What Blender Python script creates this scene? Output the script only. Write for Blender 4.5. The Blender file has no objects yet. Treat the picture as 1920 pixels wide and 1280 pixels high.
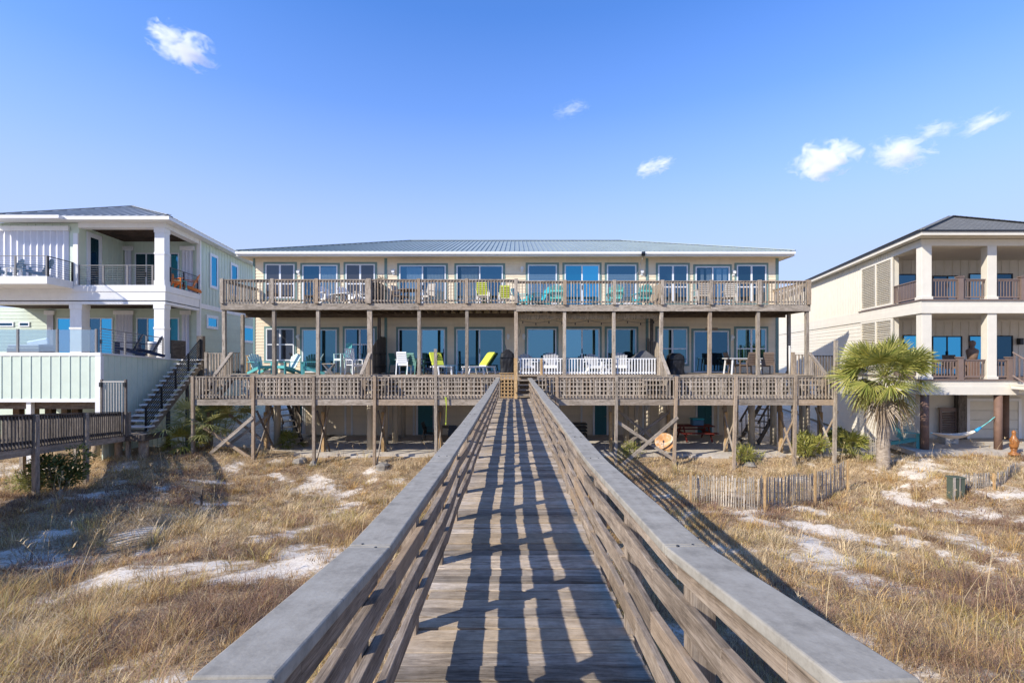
import bpy, bmesh, math, random
import numpy as np
from mathutils import Vector, Matrix
rng = random.Random(7)
R = math.radians
SC = bpy.context.scene
COL = SC.collection
CZ = 4.2            # eye height above the patio slab
F = 900.0           # focal length in photo pixels (1920 wide)
CX, HY = 968.0, 668.0
def P(px, py, Y):   # a point seen at a photo pixel, at a chosen real distance
    return Vector(((px - CX) * Y / F, Y, CZ + (HY - py) * Y / F))
def PX(px, Y): return (px - CX) * Y / F
def PZ(py, Y): return CZ + (HY - py) * Y / F

# ------------------------------------------------------------------ mesh builder
class MB:
    def __init__(s, T=None):
        s.v = []; s.f = []; s.uv = []; s.rn = []; s.sm = []; s.T = T
    def add(s, pts, faces, uvs=None, smooth=False):
        b = len(s.v)
        if s.T: pts = [s.T(*p) for p in pts]
        s.v.extend([tuple(p) for p in pts])
        r = (rng.random(), rng.random())
        for i, fc in enumerate(faces):
            s.f.append([b + k for k in fc])
            s.uv.append(uvs[i] if uvs else [(pts[k][0], pts[k][2]) for k in fc])
            s.rn.append(r); s.sm.append(smooth)
        return s
    def beam(s, p0, p1, w, h, up=(0, 0, 1), w1=None, h1=None):
        p0 = Vector(p0); p1 = Vector(p1); d = p1 - p0; L = d.length
        if L < 1e-6: return s
        d /= L; up = Vector(up)
        if abs(d.dot(up)) > .999: up = Vector((0, 1, 0))
        sd = d.cross(up).normalized(); u = sd.cross(d).normalized()
        w1 = w if w1 is None else w1; h1 = h if h1 is None else h1
        pts = []
        for p, ww, hh in ((p0, w, h), (p1, w1, h1)):
            for a, b in ((-1, -1), (1, -1), (1, 1), (-1, 1)):
                pts.append(p + sd * (a * ww / 2) + u * (b * hh / 2))
        o = rng.random() * 40; q = rng.random() * 40
        per = [0, w, w + h, 2 * w + h, 2 * w + 2 * h]
        faces = []; uvs = []
        for k in range(4):
            k2 = (k + 1) % 4
            faces.append([k, k2, k2 + 4, k + 4])
            uvs.append([(o, q + per[k]), (o, q + per[k + 1]), (o + L, q + per[k + 1]), (o + L, q + per[k])])
        faces += [[3, 2, 1, 0], [4, 5, 6, 7]]
        e = [(o, q), (o + .01, q + w), (o + .01, q + w + h), (o, q + h)]
        uvs += [e, e]
        return s.add(pts, faces, uvs)
    def box(s, x0, x1, y0, y1, z0, z1):
        lx, ly, lz = abs(x1 - x0), abs(y1 - y0), abs(z1 - z0)
        cx, cy, cz = (x0 + x1) / 2, (y0 + y1) / 2, (z0 + z1) / 2
        if lx >= ly and lx >= lz: return s.beam((min(x0,x1), cy, cz), (max(x0,x1), cy, cz), ly, lz)
        if ly >= lz: return s.beam((cx, min(y0,y1), cz), (cx, max(y0,y1), cz), lx, lz)
        return s.beam((cx, cy, min(z0,z1)), (cx, cy, max(z0,z1)), lx, ly, up=(0, 1, 0))
    def cyl(s, p0, p1, r0, r1=None, n=12, cap=True):
        r1 = r0 if r1 is None else r1
        p0 = Vector(p0); p1 = Vector(p1); d = (p1 - p0); L = d.length; d /= max(L, 1e-9)
        up = Vector((0, 0, 1)) if abs(d.z) < .95 else Vector((0, 1, 0))
        a = d.cross(up).normalized(); b = a.cross(d)
        pts = []
        for p, r in ((p0, r0), (p1, r1)):
            for k in range(n):
                t = 2 * math.pi * k / n
                pts.append(p + a * (r * math.cos(t)) + b * (r * math.sin(t)))
        o = rng.random() * 40
        fs = []; us = []
        for k in range(n):
            k2 = (k + 1) % n
            fs.append([k, k2, n + k2, n + k])
            c0 = 2 * math.pi * r0 * k / n; c1 = 2 * math.pi * r0 * (k + 1) / n
            us.append([(o, c0), (o, c1), (o + L, c1), (o + L, c0)])
        s.add(pts, fs, us, True)
        if cap:
            b0 = len(s.v) - 2 * n
            for ring in (list(range(n))[::-1], list(range(n, 2 * n))):
                s.f.append([b0 + k for k in ring]); s.uv.append([(o, o)] * n); s.rn.append(s.rn[-1]); s.sm.append(False)
        return s
    def tube(s, pts, r, n=8):
        for a, b in zip(pts[:-1], pts[1:]): s.cyl(a, b, r, r, n)
        return s
    def lathe(s, c, prof, n=20):   # prof: list of (r, z) bottom to top
        pts = []; fs = []; us = []
        for r, z in prof:
            for k in range(n):
                t = 2 * math.pi * k / n
                pts.append((c[0] + r * math.cos(t), c[1] + r * math.sin(t), c[2] + z))
        for i in range(len(prof) - 1):
            for k in range(n):
                k2 = (k + 1) % n
                fs.append([i * n + k, i * n + k2, (i + 1) * n + k2, (i + 1) * n + k])
                us.append([(k / n, i), ((k + 1) / n, i), ((k + 1) / n, i + 1), (k / n, i + 1)])
        s.add(pts, fs, us, True)
        b0 = len(s.v) - len(pts)
        m = len(prof) - 1
        for ring in ([b0 + k for k in range(n)][::-1], [b0 + m * n + k for k in range(n)]):
            s.f.append(ring); s.uv.append([(0, 0)] * n); s.rn.append((.5, .5)); s.sm.append(False)
        return s
    def prism(s, poly, d):        # poly: 3D points of one planar face, d: extrusion vector
        n = len(poly); d = Vector(d)
        a = [Vector(p) for p in poly]; pts = a + [p + d for p in a]
        fs = [list(range(n))[::-1], list(range(n, 2 * n))] + [[k, (k + 1) % n, n + (k + 1) % n, n + k] for k in range(n)]
        return s.add(pts, fs)
    def ell(s, c, rx, ry, rz, nu=14, nv=9, fn=None):
        pts = []; fs = []
        for j in range(nv + 1):
            ph = -math.pi / 2 + math.pi * j / nv
            for i in range(nu):
                th = 2 * math.pi * i / nu
                q = (math.cos(ph) * math.cos(th), math.cos(ph) * math.sin(th), math.sin(ph))
                k = fn(*q) if fn else 1
                pts.append((c[0] + rx * q[0] * k, c[1] + ry * q[1] * k, c[2] + rz * q[2] * k))
        for j in range(nv):
            for i in range(nu):
                i2 = (i + 1) % nu
                fs.append([j * nu + i, j * nu + i2, (j + 1) * nu + i2, (j + 1) * nu + i])
        return s.add(pts, fs, None, True)
    def build(s, name, mat, parent=None, bevel=0, recalc=True, label=None):
        off = Vector((0, 0, 0)); p = parent
        while p is not None: off += p.location; p = p.parent
        me = bpy.data.meshes.new(name)
        me.from_pydata([(a[0] - off.x, a[1] - off.y, a[2] - off.z) for a in s.v], [], s.f)
        u1 = me.uv_layers.new(name='UVMap'); u2 = me.uv_layers.new(name='Rnd')
        fl = [c for uv in s.uv for q in uv for c in q]
        u1.data.foreach_set('uv', fl)
        fl2 = [c for uv, r in zip(s.uv, s.rn) for q in uv for c in r]
        u2.data.foreach_set('uv', fl2)
        me.polygons.foreach_set('use_smooth', s.sm)
        if recalc:
            bm = bmesh.new(); bm.from_mesh(me)
            bmesh.ops.recalc_face_normals(bm, faces=bm.faces)
            bm.to_mesh(me); bm.free()
        me.materials.append(mat)
        me.update()
        o = bpy.data.objects.new(name, me); COL.objects.link(o)
        if parent is not None: o.parent = parent
        if bevel:
            m = o.modifiers.new('Bevel', 'BEVEL'); m.width = bevel; m.segments = 2; m.limit_method = 'ANGLE'
        if label: o['label'] = label
        return o

def thing(name, label, cat, loc=(0, 0, 0), group=None):
    o = bpy.data.objects.new(name, None); COL.objects.link(o)
    o.location = loc; o.empty_display_size = .2
    o['label'] = label; o['category'] = cat
    if group: o['group'] = group
    return o
def tag(o, label, cat, group=None):
    o['label'] = label; o['category'] = cat
    if group: o['group'] = group
    return o
def struct(o, kind='structure'): o['kind'] = kind; return o
def copy_tree(o, parent=None):
    c = o.copy(); COL.objects.link(c)
    if parent is not None: c.parent = parent
    for ch in list(o.children): copy_tree(ch, c)
    return c
class Kit:                          # first use hands out the prototype itself, later uses copies of it
    def __init__(s, root): s.root = root; s.used = False
    def put(s, loc, rz=0, label=None, group=None, scale=1):
        o = s.root if not s.used else copy_tree(s.root)
        s.used = True
        o.location = loc; o.rotation_euler = (0, 0, rz); o.scale = (scale,) * 3
        if label: o['label'] = label
        if group: o['group'] = group
        return o

# ------------------------------------------------------------------ materials
def newmat(name):
    m = bpy.data.materials.new(name); m.use_nodes = True
    nt = m.node_tree; b = nt.nodes['Principled BSDF']
    return m, nt, b
def N(nt, typ, **kw):
    n = nt.nodes.new(typ)
    for k, v in kw.items():
        if k.startswith('i_'):
            key = k[2:]
            key = int(key) if key.isdigit() else key
            n.inputs[key].default_value = v
        else: setattr(n, k, v)
    return n
def ramp(nt, stops, fac=None):
    n = nt.nodes.new('ShaderNodeValToRGB'); cr = n.color_ramp
    while len(cr.elements) < len(stops): cr.elements.new(.5)
    for e, (p, c) in zip(cr.elements, stops):
        e.position = p; e.color = (c[0], c[1], c[2], 1) if not isinstance(c, (int, float)) else (c, c, c, 1)
    if fac is not None: nt.links.new(fac, n.inputs[0])
    return n
def mixc(nt, a, b, fac, mode='MIX'):
    n = nt.nodes.new('ShaderNodeMix'); n.data_type = 'RGBA'; n.blend_type = mode
    def put(i, x):
        if hasattr(x, 'is_output'): nt.links.new(x, n.inputs[i])
        elif isinstance(x, (int, float)): n.inputs[i].default_value = x
        else: n.inputs[i].default_value = (x[0], x[1], x[2], 1)
    put(0, fac); put(6, a); put(7, b)
    return n.outputs[2]
def bump(nt, b, h, strength=.3, dist=.01):
    n = nt.nodes.new('ShaderNodeBump'); n.inputs['Strength'].default_value = strength; n.inputs['Distance'].default_value = dist
    nt.links.new(h, n.inputs['Height']); nt.links.new(n.outputs[0], b.inputs['Normal']); return n

def wood(name, dark, mid, light, gu=2.0, gv=48, var=.35, rough=.85, warm=None, crk=.55):
    m, nt, b = newmat(name); L = nt.links
    uv = N(nt, 'ShaderNodeUVMap', uv_map='UVMap'); rn = N(nt, 'ShaderNodeUVMap', uv_map='Rnd')
    def noise(su, sv, det, dist=0, ro=.6):
        mp = N(nt, 'ShaderNodeMapping'); mp.inputs['Scale'].default_value = (su, sv, 1); L.new(uv.outputs[0], mp.inputs[0])
        n = N(nt, 'ShaderNodeTexNoise', i_Scale=1.0, i_Detail=float(det), i_Roughness=ro, i_Distortion=dist); L.new(mp.outputs[0], n.inputs['Vector']); return n.outputs[0]
    n1 = noise(gu * 2.2, gv * 1.25, 9, 1.8, .72); n2 = noise(gu * .8, gv * .2, 5, 1.0, .65); n3 = noise(gu * 2.5, gv * 2.6, 4); n4 = noise(9, 9, 7, 0, .7)
    av = N(nt, 'ShaderNodeMath', operation='ADD'); L.new(n1, av.inputs[0]); L.new(n2, av.inputs[1])
    hf = N(nt, 'ShaderNodeMath', operation='MULTIPLY', i_1=.5); L.new(av.outputs[0], hf.inputs[0])
    r = ramp(nt, [(.38, dark), (.5, mid), (.62, light)], hf.outputs[0])
    crack = ramp(nt, [(.30, .28), (.40, 1)], n3)
    c = mixc(nt, r.outputs[0], crack.outputs[0], crk, 'MULTIPLY')
    mk = N(nt, 'ShaderNodeMapping'); mk.inputs['Scale'].default_value = (2.1, 9, 1); L.new(uv.outputs[0], mk.inputs[0])
    vo = N(nt, 'ShaderNodeTexVoronoi', i_Scale=1.0); L.new(mk.outputs[0], vo.inputs['Vector'])
    kn = ramp(nt, [(.035, .3), (.09, 1)], vo.outputs['Distance']); c = mixc(nt, c, kn.outputs[0], .8, 'MULTIPLY')
    sx = N(nt, 'ShaderNodeSeparateXYZ'); L.new(rn.outputs[0], sx.inputs[0])
    tint = ramp(nt, [(0, 1 - var * .8), (1, 1 + var * .6)], sx.outputs[0])
    c = mixc(nt, c, tint.outputs[0], 1.0, 'MULTIPLY')
    if warm:
        wf = ramp(nt, [(.6, 0), (1, .6)], sx.outputs[1]); c = mixc(nt, c, warm, wf.outputs[0])
    bl = ramp(nt, [(.34, .66), (.5, .95), (.64, 1.15)], n4); c = mixc(nt, c, bl.outputs[0], .7, 'MULTIPLY')
    L.new(c, b.inputs['Base Color']); b.inputs['Roughness'].default_value = rough
    b.inputs['Specular IOR Level'].default_value = .2
    ad = N(nt, 'ShaderNodeMath', operation='MULTIPLY'); L.new(n1, ad.inputs[0]); L.new(crack.outputs[0], ad.inputs[1])
    bump(nt, b, ad.outputs[0], .45, .006)
    return m

def paint(name, c, rough=.55, var=.12, dirt=.0, scale=3.0, spec=.35, rv=.0):
    m, nt, b = newmat(name); L = nt.links
    tc = N(nt, 'ShaderNodeTexCoord')
    n1 = N(nt, 'ShaderNodeTexNoise', i_Scale=scale, i_Detail=5.0, i_Roughness=.6); L.new(tc.outputs['Object'], n1.inputs['Vector'])
    r = ramp(nt, [(.25, tuple(x * (1 - var) for x in c)), (.75, tuple(min(1, x * (1 + var)) for x in c))], n1.outputs[0])
    col = r.outputs[0]
    if dirt:
        mp = N(nt, 'ShaderNodeMapping'); mp.inputs['Scale'].default_value = (2.2, 2.2, .35); L.new(tc.outputs['Object'], mp.inputs[0])
        n2 = N(nt, 'ShaderNodeTexNoise', i_Scale=2.0, i_Detail=6.0, i_Roughness=.7); L.new(mp.outputs[0], n2.inputs['Vector'])
        f = ramp(nt, [(.5, 0), (.8, dirt)], n2.outputs[0])
        col = mixc(nt, col, (.16, .13, .09), f.outputs[0])
    if rv:
        rn = N(nt, 'ShaderNodeUVMap', uv_map='Rnd'); sx = N(nt, 'ShaderNodeSeparateXYZ'); L.new(rn.outputs[0], sx.inputs[0])
        t = ramp(nt, [(0, 1 - rv), (1, 1 + rv)], sx.outputs[0]); col = mixc(nt, col, t.outputs[0], 1.0, 'MULTIPLY')
    L.new(col, b.inputs['Base Color']); b.inputs['Roughness'].default_value = rough
    b.inputs['Specular IOR Level'].default_value = spec
    n3 = N(nt, 'ShaderNodeTexNoise', i_Scale=60.0, i_Detail=3.0); L.new(tc.outputs['Object'], n3.inputs['Vector'])
    bump(nt, b, n3.outputs[0], .12, .004)
    return m

def glass(name, refl=.5, tint=(.55, .8, .95), inner=(.012, .03, .045), see=0.0, rough=.015):
    m, nt, b = newmat(name); L = nt.links
    out = nt.nodes['Material Output']; nt.nodes.remove(b)
    g = N(nt, 'ShaderNodeBsdfGlossy', i_Roughness=rough); rn = N(nt, 'ShaderNodeUVMap', uv_map='Rnd'); sx = N(nt, 'ShaderNodeSeparateXYZ'); L.new(rn.outputs[0], sx.inputs[0])
    tv = ramp(nt, [(0, tuple(x * .62 for x in tint)), (1, tuple(min(1, x * 1.3) for x in tint))], sx.outputs[0]); L.new(tv.outputs[0], g.inputs['Color'])
    d = N(nt, 'ShaderNodeBsdfDiffuse'); d.inputs['Color'].default_value = (*inner, 1)
    base = d.outputs[0]
    tc = N(nt, 'ShaderNodeTexCoord'); nz = N(nt, 'ShaderNodeTexNoise', i_Scale=.8, i_Detail=1.0); L.new(tc.outputs['Object'], nz.inputs['Vector'])
    bp = N(nt, 'ShaderNodeBump'); bp.inputs['Strength'].default_value = .05; bp.inputs['Distance'].default_value = .05
    L.new(nz.outputs[0], bp.inputs['Height']); L.new(bp.outputs[0], g.inputs['Normal'])
    if see:
        t = N(nt, 'ShaderNodeBsdfTransparent'); t.inputs['Color'].default_value = (.75, .85, .9, 1)
        mx0 = N(nt, 'ShaderNodeMixShader', i_0=see); L.new(d.outputs[0], mx0.inputs[1]); L.new(t.outputs[0], mx0.inputs[2]); base = mx0.outputs[0]
    mx = N(nt, 'ShaderNodeMixShader', i_0=refl); L.new(base, mx.inputs[1]); L.new(g.outputs[0], mx.inputs[2])
    L.new(mx.outputs[0], out.inputs[0])
    return m

M = {}
M['deckwood'] = wood('deck_wood', (.17, .13, .092), (.385, .312, .232), (.55, .465, .365), gv=55, var=.5, crk=.7, warm=(.40, .29, .17))
M['railwood'] = wood('rail_wood', (.105, .078, .056), (.27, .212, .158), (.42, .345, .27), gu=1.6, gv=55, var=.25, crk=.75, warm=(.37, .26, .16))
M['cap'] = None
M['oldwood'] = wood('weathered_wood', (.15, .12, .09), (.345, .29, .228), (.48, .415, .34), var=.35, warm=(.38, .265, .165))
M['latticewood'] = wood('lattice_wood', (.22, .18, .14), (.44, .38, .31), (.58, .51, .43), var=.3)
M['rubble'] = paint('rubble_concrete', (.24, .215, .18), .95, .3, .3, scale=9)
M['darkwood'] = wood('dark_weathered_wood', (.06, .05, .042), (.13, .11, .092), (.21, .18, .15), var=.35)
M['newwood'] = wood('treated_pine', (.32, .19, .085), (.46, .30, .14), (.58, .41, .22), gv=24, var=.3, crk=.3)
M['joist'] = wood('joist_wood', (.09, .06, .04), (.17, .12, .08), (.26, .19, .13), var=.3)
M['fencewood'] = wood('lath_wood', (.20, .17, .135), (.36, .315, .26), (.50, .45, .385), var=.5)
M['cream'] = paint('cream_siding', (.80, .67, .48), .65, .05, .14, rv=.04)
M['cream2'] = paint('cream_siding_pale', (.71, .66, .55), .65, .05, .06, rv=.03)
M['white'] = paint('white_paint', (.78, .77, .74), .5, .05, .10)
M['frame'] = paint('white_vinyl', (.74, .76, .78), .4, .03)
M['tealtrim'] = paint('grey_teal_trim', (.17, .27, .25), .6, .12, .15)
M['tealdoor'] = paint('teal_door', (.02, .13, .15), .5, .1)
M['mint'] = paint('mint_siding', (.60, .68, .565), .65, .05, .04, rv=.03)
M['mintgreen'] = paint('green_siding', (.54, .61, .50), .65, .05, .04, rv=.03)
M['shutter'] = paint('white_shutter', (.66, .66, .70), .5, .04)
M['black'] = paint('black_metal', (.015, .017, .02), .4, .1)
M['greymetal'] = paint('grey_metal', (.22, .21, .20), .4, .1)
M['blackcloth'] = paint('black_cover', (.014, .014, .016), .6, .3, scale=6)
M['greycloth'] = paint('grey_cover', (.10, .10, .105), .6, .3, scale=6)
M['brownrail'] = paint('brown_rail', (.20, .145, .12), .6, .12)
M['browncol'] = paint('brown_column', (.175, .105, .075), .75, .2, .1, scale=6)
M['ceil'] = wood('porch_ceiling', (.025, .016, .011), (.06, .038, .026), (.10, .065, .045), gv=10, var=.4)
M['column'] = paint('column_paint', (.50, .43, .32), .75, .08, .2)
M['concrete'] = paint('concrete', (.48, .43, .36), .9, .2, .25, scale=4)
M['teal'] = paint('teal_plastic', (.10, .38, .37), .45, .08)
M['tealwhite'] = paint('pale_teal_plastic', (.56, .74, .71), .45, .05)
M['aqua'] = paint('aqua_plastic', (.16, .62, .58), .45, .05)
M['aquadark'] = paint('deep_aqua_plastic', (.02, .36, .42), .45, .08)
M['whiteplastic'] = paint('white_plastic', (.78, .78, .76), .4, .04)
M['grayplastic'] = paint('grey_plastic', (.36, .36, .37), .5, .06)
M['orange'] = paint('orange_plastic', (.70, .20, .03), .45, .06)
M['blue'] = paint('blue_plastic', (.07, .18, .30), .45, .08)
M['navy'] = paint('navy_plastic', (.012, .025, .065), .45, .08)
M['strap'] = paint('lime_strap', (.38, .45, .05), .8, .08)
M['lime'] = paint('lime_cushion', (.52, .58, .07), .8, .08)
M['green'] = paint('green_plastic', (.08, .20, .16), .45, .08)
M['wicker'] = paint('brown_wicker', (.17, .12, .085), .7, .25, scale=40)
M['palewicker'] = paint('pale_wicker', (.48, .45, .40), .7, .2, scale=40)
M['tan'] = paint('tan_table', (.50, .42, .30), .6, .1)
M['red'] = paint('red_wood', (.20, .03, .018), .6, .15)
M['rust'] = None
M['util'] = paint('utility_green', (.075, .095, .07), .6, .12, .3)
M['reed'] = wood('reed_shade', (.22, .15, .08), (.40, .29, .17), (.55, .44, .30), gu=30, gv=3, var=.3)
M['curtain'] = paint('curtain_cloth', (.45, .46, .47), .9, .06)
M['screen'] = glass('screened_glass', .12, (.5, .6, .7), (.035, .035, .04))
M['glass'] = glass('window_glass', .50, (.20, .43, .54), (.01, .03, .045))
M['glassdark'] = glass('dark_window_glass', .30, (.16, .36, .52), (.008, .02, .03))
M['glassclear'] = glass('clear_glass', .30, (.16, .42, .62), (.006, .012, .018), see=.8)
M['glassblue'] = glass('bright_window_glass', .62, (.10, .52, .80), (.005, .05, .09))
M['glassrail'] = glass('glass_rail_panel', .22, (.8, .95, 1), (.02, .03, .03), see=.95)
M['amber'] = paint('amber_statue', (.30, .12, .035), .35, .3, scale=8)
M['statue'] = paint('brown_statue', (.20, .13, .09), .6, .2, scale=8)
M['rope'] = paint('hammock_cloth', (.62, .55, .46), .9, .12)
M['hblue'] = paint('hammock_blue', (.03, .28, .55), .8, .1)

def mk_cap():
    m, nt, b = newmat('grey_painted_cap'); L = nt.links
    uv = N(nt, 'ShaderNodeUVMap', uv_map='UVMap'); tc = N(nt, 'ShaderNodeTexCoord')
    mp = N(nt, 'ShaderNodeMapping'); mp.inputs['Scale'].default_value = (2.0, 30, 1); L.new(uv.outputs[0], mp.inputs[0])
    n1 = N(nt, 'ShaderNodeTexNoise', i_Scale=1.0, i_Detail=6.0); L.new(mp.outputs[0], n1.inputs['Vector'])
    n2 = N(nt, 'ShaderNodeTexNoise', i_Scale=9.0, i_Detail=8.0, i_Roughness=.75); L.new(tc.outputs['Object'], n2.inputs['Vector'])
    r = ramp(nt, [(.3, (.20, .182, .148)), (.5, (.31, .282, .23)), (.72, (.38, .352, .295))], n2.outputs[0])
    r2 = ramp(nt, [(.3, .88), (.7, 1.06)], n1.outputs[0])
    c = mixc(nt, r.outputs[0], r2.outputs[0], .8, 'MULTIPLY')
    vo = N(nt, 'ShaderNodeTexVoronoi', i_Scale=5.5); L.new(tc.outputs['Object'], vo.inputs['Vector'])
    sp = ramp(nt, [(.02, .3), (.05, 1)], vo.outputs['Distance'])
    c = mixc(nt, c, sp.outputs[0], .7, 'MULTIPLY')
    L.new(c, b.inputs['Base Color']); b.inputs['Roughness'].default_value = .8; b.inputs['Specular IOR Level'].default_value = .25
    n3 = N(nt, 'ShaderNodeTexNoise', i_Scale=90.0, i_Detail=4.0); L.new(tc.outputs['Object'], n3.inputs['Vector'])
    bump(nt, b, n3.outputs[0], .25, .004)
    return m
M['cap'] = mk_cap()
def mk_rust():
    m, nt, b = newmat('rusty_dish'); L = nt.links
    tc = N(nt, 'ShaderNodeTexCoord')
    n1 = N(nt, 'ShaderNodeTexNoise', i_Scale=3.2, i_Detail=7.0, i_Roughness=.65); L.new(tc.outputs['Object'], n1.inputs['Vector'])
    r = ramp(nt, [(.35, (.42, .17, .05)), (.52, (.55, .30, .12)), (.62, (.55, .50, .42))], n1.outputs[0])
    L.new(r.outputs[0], b.inputs['Base Color']); b.inputs['Roughness'].default_value = .7
    return m
M['rust'] = mk_rust()
def mk_metalroof(name, c):
    m, nt, b = newmat(name); L = nt.links
    tc = N(nt, 'ShaderNodeTexCoord')
    n1 = N(nt, 'ShaderNodeTexNoise', i_Scale=1.2, i_Detail=5.0); L.new(tc.outputs['Object'], n1.inputs['Vector'])
    r = ramp(nt, [(.3, tuple(x * .85 for x in c)), (.7, c)], n1.outputs[0]); L.new(r.outputs[0], b.inputs['Base Color'])
    b.inputs['Metallic'].default_value = .12; b.inputs['Roughness'].default_value = .48
    return m
M['roof'] = mk_metalroof('metal_roof', (.33, .385, .37))
M['roofgrey'] = mk_metalroof('grey_metal_roof', (.36, .38, .39))
def mk_shingle():
    m, nt, b = newmat('shingle_roof'); L = nt.links
    tc = N(nt, 'ShaderNodeTexCoord')
    br = N(nt, 'ShaderNodeTexBrick', i_Scale=3.0); br.inputs['Color1'].default_value = (.15, .145, .125, 1); br.inputs['Color2'].default_value = (.20, .195, .17, 1); br.inputs['Mortar'].default_value = (.05, .05, .05, 1)
    br.inputs['Mortar Size'].default_value = .03; br.inputs['Brick Width'].default_value = .6; br.inputs['Row Height'].default_value = .25
    L.new(tc.outputs['Object'], br.inputs['Vector']); L.new(br.outputs[0], b.inputs['Base Color']); b.inputs['Roughness'].default_value = .9
    bump(nt, b, br.outputs['Fac'], .4, .01)
    return m
M['shingle'] = mk_shingle()
def mk_leaf(name, c0, c1, trans=.25):
    m, nt, b = newmat(name); L = nt.links
    rn = N(nt, 'ShaderNodeUVMap', uv_map='Rnd'); sx = N(nt, 'ShaderNodeSeparateXYZ'); L.new(rn.outputs[0], sx.inputs[0])
    r = ramp(nt, [(0, c0), (1, c1)], sx.outputs[0]); L.new(r.outputs[0], b.inputs['Base Color'])
    b.inputs['Roughness'].default_value = .5; b.inputs['Specular IOR Level'].default_value = .4
    tr = N(nt, 'ShaderNodeBsdfTranslucent'); L.new(r.outputs[0], tr.inputs[0])
    mx = N(nt, 'ShaderNodeMixShader', i_0=trans); L.new(b.outputs[0], mx.inputs[1]); L.new(tr.outputs[0], mx.inputs[2])
    L.new(mx.outputs[0], nt.nodes['Material Output'].inputs[0])
    return m
M['frond'] = mk_leaf('palm_frond', (.19, .225, .045), (.49, .45, .12), .35)
M['frondyellow'] = mk_leaf('yellow_frond', (.34, .32, .05), (.50, .42, .09))
M['frondpale'] = mk_leaf('palmetto_frond', (.28, .31, .09), (.60, .56, .25), .4)
M['frondead'] = mk_leaf('dead_frond', (.22, .16, .10), (.42, .34, .25))
M['bush'] = mk_leaf('bush_leaf', (.05, .085, .02), (.22, .25, .07), .3)
M['bark'] = wood('palm_bark', (.14, .11, .08), (.27, .22, .17), (.40, .34, .27), gu=8, gv=8, var=.4)
# ------------------------------------------------------------------ camera, sky, sun
cam_d = bpy.data.cameras.new('camera'); cam = bpy.data.objects.new('camera', cam_d); COL.objects.link(cam)
cam.location = (0, 0, CZ); cam.rotation_euler = (R(90), 0, 0)
cam_d.sensor_width = 36; cam_d.lens = F / 1920 * 36
cam_d.shift_x = -(CX - 960) / 1920; cam_d.shift_y = (HY - 640) / 1920
cam_d.clip_start = .05; cam_d.clip_end = 20000
SC.camera = cam
SUN_AZ, SUN_EL = R(34), R(32.8)      # light travels towards +X and +Y
dvec = Vector((math.cos(SUN_AZ) * math.cos(SUN_EL), math.sin(SUN_AZ) * math.cos(SUN_EL), -math.sin(SUN_EL)))
sl = bpy.data.lights.new('sun', 'SUN'); sl.energy = 3.3; sl.angle = R(.5); sl.color = (1, .93, .82)
so = bpy.data.objects.new('sun', sl); COL.objects.link(so); so.rotation_euler = dvec.to_track_quat('-Z', 'Y').to_euler(); so.location = (-20, -15, 30)
W = bpy.data.worlds.new('World'); SC.world = W; W.use_nodes = True
wn = W.node_tree; bg = wn.nodes['Background']
sky = wn.nodes.new('ShaderNodeTexSky'); sky.sky_type = 'NISHITA'; sky.sun_disc = False
sky.sun_elevation = SUN_EL; sky.sun_rotation = math.atan2(-dvec.x, -dvec.y)
sky.altitude = 0; sky.air_density = 1.0; sky.dust_density = 0.0; sky.ozone_density = 6.0
tint = wn.nodes.new('ShaderNodeMix'); tint.data_type = 'RGBA'; tint.blend_type = 'MULTIPLY'; tint.inputs[0].default_value = 1
wn.links.new(sky.outputs[0], tint.inputs[6]); tint.inputs[7].default_value = (.66, .90, 1.22, 1)
wtc = wn.nodes.new('ShaderNodeTexCoord'); wsx = wn.nodes.new('ShaderNodeSeparateXYZ'); wn.links.new(wtc.outputs['Generated'], wsx.inputs[0])
wr = ramp(wn, [(0, .93), (.10, .90), (.18, .87), (.26, .68), (.34, .42), (.45, .14), (.58, 0)], wsx.outputs[2])
haze_mix = wn.nodes.new('ShaderNodeMix'); haze_mix.data_type = 'RGBA'
wn.links.new(wr.outputs[0], haze_mix.inputs[0]); wn.links.new(tint.outputs[2], haze_mix.inputs[6]); haze_mix.inputs[7].default_value = (2.18, 2.58, 3.85, 1)
wn.links.new(haze_mix.outputs[2], bg.inputs[0]); bg.inputs[1].default_value = .13
SC.view_settings.view_transform = 'Standard'; SC.view_settings.look = 'None'; SC.view_settings.exposure = 1.0; SC.view_settings.gamma = 1
SC.cycles.max_bounces = 6; SC.cycles.transparent_max_bounces = 24; SC.cycles.volume_bounces = 6

# ------------------------------------------------------------------ terrain
_perm = np.random.RandomState(5).rand(256, 256)
def vnoise(x, y):
    x = np.asarray(x, float); y = np.asarray(y, float)
    xi = np.floor(x).astype(int); yi = np.floor(y).astype(int); fx = x - xi; fy = y - yi
    fx = fx * fx * (3 - 2 * fx); fy = fy * fy * (3 - 2 * fy)
    g = lambda a, b: _perm[a & 255, b & 255]
    return (g(xi, yi) * (1 - fx) + g(xi + 1, yi) * fx) * (1 - fy) + (g(xi, yi + 1) * (1 - fx) + g(xi + 1, yi + 1) * fx) * fy
def fbm(x, y, o=4):
    s = 0; a = .5; t = 0
    for k in range(o):
        s = s + a * vnoise(x * 2 ** k + 17 * k, y * 2 ** k + 31 * k); t += a; a *= .5
    return s / t
YK = [-400, -60, -30, -8, 0, 4, 7, 10, 13, 15.5, 18, 20, 21, 60, 200, 1200]
ZK = [-7.5, -7.0, -5.6, -3.6, -3.0, -3.02, -3.5, -4.1, -4.55, -4.85, -4.78, -4.5, -4.3, -4.3, -4.3, -4.3]
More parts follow.
